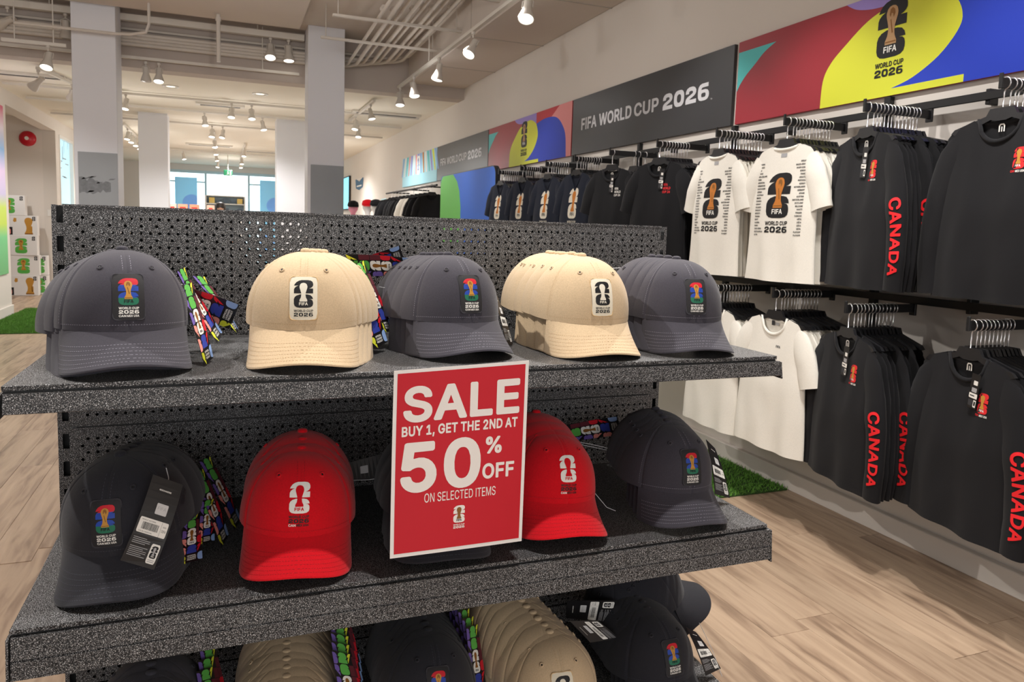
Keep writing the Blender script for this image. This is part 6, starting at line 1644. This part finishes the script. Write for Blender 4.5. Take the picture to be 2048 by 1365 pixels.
def G_(key, kind, m, seed, **k):
    if key not in GM:
        GM[key] = [garment(kind, m, seed + 10 * i, **k) for i in range(3)]
    return GM[key]
G_('white_back', 'tee', C_TEE_W, 1, back=True)
G_('white', 'tee', C_TEE_W, 2)
G_('black', 'tee', C_TEE_B, 3)
G_('navy', 'tee', C_TEE_N, 4, vneck=True)
G_('long', 'long', C_TEE_B, 5, L=.66)
PRN = {}
def garment_prints():
    off = lambda g: (lambda u, v, l: g['pm'](u, v, .0003 * l))
    # white shirt backs: numerals and the two columns of team names
    A = Art()
    e = emblem('black', 'orange', 'white', 'black', None, True)
    A.merge(e, -.075, -.365, .148, kx=.150)
    lt = 'CANADA MEXICO USA JAPAN NEW_ZEALAND IRAN ARGENTINA UZBEKISTAN SOUTH_KOREA JORDAN AUSTRALIA BRAZIL ECUADOR URUGUAY COLOMBIA PARAGUAY MOROCCO TUNISIA EGYPT ALGERIA GHANA CAPE_VERDE SOUTH_AFRICA QATAR'.split()
    rt = 'ENGLAND SAUDI_ARABIA IVORY_COAST SENEGAL FRANCE CROATIA PORTUGAL NORWAY NETHERLANDS GERMANY SPAIN AUSTRIA SWITZERLAND SCOTLAND BELGIUM HAITI PANAMA CURACAO UEFA UEFA UEFA UEFA PLAYOFF PLAYOFF'.split()
    for i in range(24):
        z = -.105 - .0150 * i
        for col, sx in ((lt, -1), (rt, 1)):
            w_ = col[i].replace('_', ' ')
            w = .0062 * len(w_)
            A.text(w_, -.165 if sx < 0 else .165 - w, z, w, .0082, 'black', 1, .02)
    A.rect(-.02, -.075, .04, .018, 'lightgrey', 0)
    PRN['white_back'] = A.build('print', off(GM['white_back'][0]), {}, None, step=.03, as_mesh=True)
    A = Art().text('FIFA', .035, -.165, .03, .012, 'darkgrey', 1, .02)
    PRN['white'] = A.build('print', off(GM['white'][0]), {}, None, as_mesh=True)
    A = Art().merge(emblem('cream', 'orange', 'black', 'cream', None, False), -.06, -.36, .160, kx=.125)
    PRN['navy'] = A.build('print', off(GM['navy'][0]), {}, None, step=.03, as_mesh=True)
    for key, c in (('black_w', 'white'), ('black_r', 'crimson')):
        A = Art()
        for i, (w_, w) in enumerate((('FIFA', .04), ('WORLD', .062), ('CUP 26', .062))):
            A.text(w_, .055, -.165 - .022 * i, w, .016, c, 1, .03)
        PRN[key] = A.build('print', off(GM['black'][0]), {}, None, as_mesh=True)
    A = Art().merge(emblem('crimson', 'gold', 'white', None, None, False), .075, -.205, .050, kx=.045)
    A.text('CAN', .070, -.2165, .018, .008, 'crimson', 1, .02).text('MEX USA', .091, -.2165, .032, .008, 'white', 1, .02)
    PRN['long'] = A.build('print', off(GM['long'][0]), {}, None, step=.02, as_mesh=True)
    # sleeve lettering
    S = GM['long'][0]['S']
    A = Art().text('CANADA', 0, 0, 1, 1, 'letred', 0, .03)
    def sl(u, v, l):                       # u along the sleeve downward, v across
        t = .44 + .46 * u
        ph = .55 + .95 * (1 - v)
        p = S(ph, t)
        q = S(ph, t) - S(ph + pi, t)
        return p + q.normalized() * .0022
    PRN['sleeve'] = A.build('sleeve_print', sl, {}, None, step=.12, as_mesh=True)
    lg = Art().poly([(0,0),(0,.9),(.2,1.15),(.8,1.15),(1,.9),(1,0),(.8,0),(.8,.8),(.7,.95),(.3,.95),(.2,.8),(.2,0)], 'white').rect(.42, 0, .16, .72, 'white')
    PRN['neck'] = Art().merge(lg, -.012, -.070, .024).build('neck_print', lambda u, v, l: (u, .0035, v), {}, None, as_mesh=True)
    PRN['neckd'] = Art().merge(Art().rect(0, 0, .8, .9, 'darkgrey').rect(1, .1, 1, .5, 'lightgrey'), -.025, -.062, .026).build('neck_print', lambda u, v, l: (u, .0035, v), {}, None, as_mesh=True)
    # hanging card on a garment
    PRN['card'] = MB().box((-.019, -.0008, -.125), (.019, 0, 0)).mesh('hang_tag', M_TAGB)
    T = Art().rrect(-.006, -.040, .018, .016, .002, 'white').rect(-.010, -.066, .022, .016, 'lightgrey').rrect(-.018, -.088, .036, .018, .003, 'white').rect(-.017, -.116, .02, .022, 'darkgrey').rrect(.005, -.119, .012, .026, .002, 'white').rect(.0075, -.113, .007, .015, 'black', 1).rect(-.014, -.081, .02, .004, 'darkgrey', 1)
    PRN['cardprint'] = T.build('print', lambda u, v, l: (u, -.0012 - .0003 * l, v), {}, None, as_mesh=True)
garment_prints()
GNAME = {'white_back': 't_shirt', 'white': 't_shirt', 'black': 't_shirt', 'navy': 't_shirt', 'long': 'long_sleeved_shirt'}
def new_garment(key, loc, yaw, label, cat, group=None, var=0, prints=(), collar=True, card=None, sc=1.0):
    g = GM[key][var]
    o = link(GNAME[key], None, None, loc)
    o.rotation_euler = (0, 0, radians(-90) + yaw)
    o.scale = (sc, sc, sc)
    tag(o, label, cat, group)
    b = link('body', g['body'], o)
    for s_ in ('sleeve_l', 'sleeve_r'):
        sl = link('sleeve', g[s_], o)
        if s_ == 'sleeve_r' and 'sleeve' in prints:
            link('sleeve_print', PRN['sleeve'], sl)
    if collar:
        link('collar', g['collar'], o)
    for p in prints:
        if p != 'sleeve':
            link('neck_print' if p.startswith('neck') else 'print', PRN[p], b if not p.startswith('neck') else o)
    if card:
        c = link('hang_tag', PRN['card'], o, card)
        c.rotation_euler = (0, radians(6), 0)
        link('print', PRN['cardprint'], c)
    return o
def arm(y, z, x0, label):
    root = thing('faceout_arm', label, 'rack arm', (XW - .048, y, z))
    MB().bbox((x0 - XW + .048, -.006, -.036), (.0, .006, 0), .0015).build('bar', M_BLACK, root)
    MB().bbox((x0 - XW + .048 - .008, -.007, -.037), (x0 - XW + .048, .007, .016), .002).build('end_stop', M_BLACK, root)
    MB().bbox((-.012, -.016, -.05), (.0, .016, .012), .002).build('mount', M_BLACK, root)
ZU, ZL = 1.945, 1.10
DROP = HOOK_H                  # hanger origin below bar top
NECK = .040                    # garment neck below hanger origin
def loaded_arm(y, z, key, n, what, group, front_label, prints, x0=2.75, gap=.0205, front_yaw=0, back_key=None, card=None, gaps=None, sc=1.0, sleeves=(), where='', x_lead=.018, seed=0):
    r = random.Random(seed + int(y * 100))
    arm(y, z, x0, 'black face-out arm of the garments ' + where)
    cat = 'shirt'
    noun = {'white': 'white T-shirt', 'white_back': 'white T-shirt', 'long': 'black long-sleeved shirt', 'navy': 'navy T-shirt', 'black': 'black T-shirt'}[key]
    for k in range(n):
        x = x0 + x_lead + (gaps[k] if gaps else gap * k + (.012 if k else 0))
        yaw = front_yaw if k == 0 else front_yaw * (.8 if front_yaw < 0 else .35) + r.uniform(-.05, .05)
        dy = 0 if k == 0 else r.uniform(-.008, .008)
        hz = z - DROP
        new_hanger('foremost black hanger with chrome hook ' + where if k == 0 else '%s hanger behind the foremost, %s' % (ORD[k - 1], where), (x, y + dy * .3, hz), yaw, None if k == 0 else 'hangers ' + where)
        pr = tuple(prints) if k == 0 else ()
        pr = tuple(p for p in pr if p != 'sleeve')
        if k in sleeves:
            pr = pr + ('sleeve',)
            if k:
                dy -= .032
        elif k:
            dy += .012
        g_ = new_garment(key, (x, y + dy, hz - NECK), yaw, front_label if k == 0 else '%s %s behind the front one, %s' % (ORD[k - 1], noun, where), cat, None if k == 0 else group, 0 if (k == 0 or k in sleeves) else 1 + k % 2, pr, True, card if k == 0 else None, sc)
        g_.scale = (sc, sc * (.8 if k == 0 else .42), sc)
loaded_arm(.33, ZU, 'long', 9, 'long-sleeved shirts', 'upper long sleeves nearest the camera side', 'large black long-sleeved shirt, nearest on the upper rail', ('long', 'neck'), front_yaw=-.10, where='nearest on the upper rail', sc=1.0)
loaded_arm(.92, ZU, 'long', 14, 'long-sleeved shirts', 'upper long sleeves under the big sign', 'black long-sleeved shirt with tag and red sleeve word, second on the upper rail', ('long', 'neck', 'sleeve'), card=(.045, -.030, -.075), sleeves=(0, 4, 8), front_yaw=-.25, where='under the yellow sign circle')
loaded_arm(1.40, ZU, 'white_back', 13, 'white T-shirts', 'white shirts on the near upper arm', 'white T-shirt with black numerals and name columns, right of two on the upper rail', ('white_back',), front_yaw=.0, where='on the right white upper arm')
loaded_arm(1.93, ZU, 'white_back', 14, 'white T-shirts', 'white shirts on the farther upper arm', 'white T-shirt with black numerals and name columns, left of two on the upper rail', ('white_back',), front_yaw=-.06, where='on the left white upper arm')
loaded_arm(2.53, ZU, 'black', 10, 'black T-shirts', 'black shirts behind the red-lettered one', 'black T-shirt with small red chest lettering under the near black sign', ('black_r', 'neck'), card=(.05, -.03, -.06), front_yaw=.28, where='at the red-lettered T-shirt')
loaded_arm(3.14, ZU, 'black', 4, 'black T-shirts', 'black shirts behind the white-lettered one', 'black T-shirt with small white chest lettering under the near black sign', ('black_w', 'neck'), card=(.035, -.03, -.06), gaps=(0, .17, .21, .26), front_yaw=.25, where='at the white-lettered T-shirt')
for k, (y, n_) in enumerate(((3.70, 10), (4.25, 9), (4.82, 9), (5.40, 9))):
    o_ = ['first of the four from the near side', 'second of the four from the near side', 'third of the four from the near side', 'farthest of the four, beside the standing board'][k]
    w_ = ['on the nearest navy arm', 'on the second navy arm', 'on the third navy arm', 'on the farthest navy arm'][k]
    loaded_arm(y, ZU, 'navy', n_, 'navy T-shirts', 'navy shirts' + w_, 'navy T-shirt with large white numerals, ' + o_, ('navy',), front_yaw=.12, where=w_)
loaded_arm(.36, ZL, 'long', 10, 'long-sleeved shirts', 'lower long sleeves nearest the camera side', 'large black long-sleeved shirt with tag, nearest on the lower rail', ('long', 'neck', 'sleeve'), card=(.070, -.035, -.07), sleeves=(0,), front_yaw=-.18, where='nearest on the lower rail', x0=2.74)
loaded_arm(.92, ZL, 'long', 13, 'long-sleeved shirts', 'lower long sleeves beside the white shirts', 'black long-sleeved shirt with tag on the lower rail beside the white T-shirts', ('long', 'neck', 'sleeve'), card=(.048, -.034, -.065), sleeves=(0, 4, 8), front_yaw=-.25, where='beside the lower white shirts', x0=2.73)
loaded_arm(1.40, ZL + .02, 'white', 13, 'plain white T-shirts', 'plain white shirts beside the lower long sleeves', 'plain white T-shirt with dark neck print on the lower rail', ('white', 'neckd'), front_yaw=.02, where='beside the lower long sleeves')
loaded_arm(1.88, ZL + .01, 'white', 11, 'plain white T-shirts', 'plain white shirts behind the fixture', 'plain white T-shirt on the lower rail partly behind the shelving fixture', ('white', 'neckd'), where='half behind the shelving fixture')
loaded_arm(-.22, ZL, 'long', 4, 'long-sleeved shirts', 'lower shirts at the photo edge', 'black long-sleeved shirt on the lower rail cut by the right edge', ('long', 'neck', 'sleeve'), where='lower rail at the frame edge', sleeves=(0,))
loaded_arm(-.22, ZU, 'long', 4, 'long-sleeved shirts', 'upper shirts at the photo edge', 'black long-sleeved shirt on the upper rail cut by the right edge', ('long', 'neck'), where='upper rail at the frame edge')

# ------------------------------------------------------------------ farther along the wall
fr_ = thing('garment_rail', 'black rail with jackets beyond the standing board', 'rail', (2.86, 8.1, 1.93))
MB().tube([(0, 0, 0), (0, 3.3, 0)], .014, 8).build('bar', M_BLACK, fr_, smooth=True)
for y in (.5, 1.6, 2.9):
    MB().tube([(0, y, 0), (.31, y, 0)], .010, 6).build('bracket', M_BLACK, fr_)
jk = random.Random(9)
for k in range(11):
    y = 8.35 + .26 * k
    white = k in (3, 4)
    new_hanger('black hanger on the far rail, %s from the standing board' % ORD[k], (2.86, y, 1.876), radians(90) + jk.uniform(-.2, .2), 'hangers on the far rail')
    o = new_garment('white' if white else 'black', (2.86, y, 1.84), radians(50) + jk.uniform(-.2, .2), '%s on the far rail, %s from the standing board' % ('cream pullover' if white else 'dark jacket', ORD[k]), 'jacket', 'pale pullovers on the far rail' if white else 'dark jackets on the far rail', 1 + k % 2, (), False)
tv = MB().bbox((XW - .05, 17.3, 1.75), (XW, 18.6, 2.58), .004).build('wall_screen', M_BLACK)
MB().box((XW - .053, 17.33, 1.78), (XW - .05, 18.57, 2.55)).build('screen', mat('screen_lit', (120, 210, 235), .3, emit=(120, 215, 240), strength=1.1), tv)
tag(tv, 'lit pale blue screen on the long wall far down the hall', 'screen')
A = Art().poly([(0,.95),(.1,1),(.5,.72),(.9,1),(1,.95),(.92,.2),(.5,0),(.08,.2)], 'pennblue').rect(.2, .3, .6, .12, 'white', 1)
pn = thing('pennant', 'dark blue pennant pinned on the long wall beyond the signs', 'pennant', (XW - .002, 16.6, 2.18), radians(-90))
A.build('cloth', lambda u, v, l: (u * 1.1, -.004 - .002 * l, v * .27), {'pennblue': flat('pennblue', (46, 92, 128))}, pn)
MB().box((0, -.003, .25), (1.1, 0, .262)).build('cord', M_WHITEP, pn)
# caps on display stands, cards
M_PINK = cloth('pink_cloth', (226, 150, 170)); M_PALE = cloth('pale_cloth', (225, 222, 220))
tb = thing('display_table', 'white display table with caps far along the wall', 'table', (2.2, 11.6, 0))
MB().bbox((0, 0, 1.30), (.9, 2.6, 1.34), .004).build('tabletop', M_WHITEP, tb)
for x in (.05, .8):
    for y in (.05, 2.5):
        MB().box((x, y, 0), (x + .05, y + .05, 1.30)).build('leg', M_WHITEP, tb)
def stand_cap(x, y, h, m, label, body):
    o = thing('mannequin_bust', label, 'mannequin', (x, y, 1.34))
    MB().lathe([(.16, 0), (.17, .06), (.12, .16), (.05, .20), (.045, .26), (.09, .33), (.095, .40), (.05, .46)], 14).build('bust', body, o, smooth='all')
    MB().lathe([(.105, .385), (.107, .42), (.09, .47), (.04, .495), (.001, .5)], 16).grid(lambda i, j: (.09 * sin(-1 + 2 * i / 8) * (1 + .3 * j), -.09 * cos(-1 + 2 * i / 8) * (1 + .75 * j), .39 - .02 * j), 9, 2).build('cap', m, o, smooth='all')
stand_cap(2.65, 12.0, .5, C_RED, 'mannequin bust in a red cap far along the wall', M_PALE)
stand_cap(2.55, 13.0, .5, C_TEE_B, 'mannequin bust in a black cap behind the red-capped one', M_PINK)
stand_cap(2.75, 11.75, .3, C_TEE_B, 'mannequin bust in a black cap before the red-capped one', M_PALE)
for k, (x, y, w, h, c) in enumerate(((2.78, 10.6, .34, .36, (240, 240, 238)), (2.80, 11.2, .20, .50, (190, 225, 232)))):
    o = MB().bbox((x, y, 0), (x + .02, y + w * 1.8, 1.34 + h), .003).build('notice_card', mat('notice_%d' % k, c, .5))
    A = Art().rect(.2, .80, .3, .05, 'darkgrey').rect(.2, .62, .2, .03, 'darkgrey')
    A.build('print', lambda u, v, l: (x - .001, y + w * 1.8 * (1 - u), 1.34 + h * v), {}, o)
    tag(o, ['white notice panel standing before the far rail', 'narrow pale blue panel standing behind the white notice'][k], 'sign')
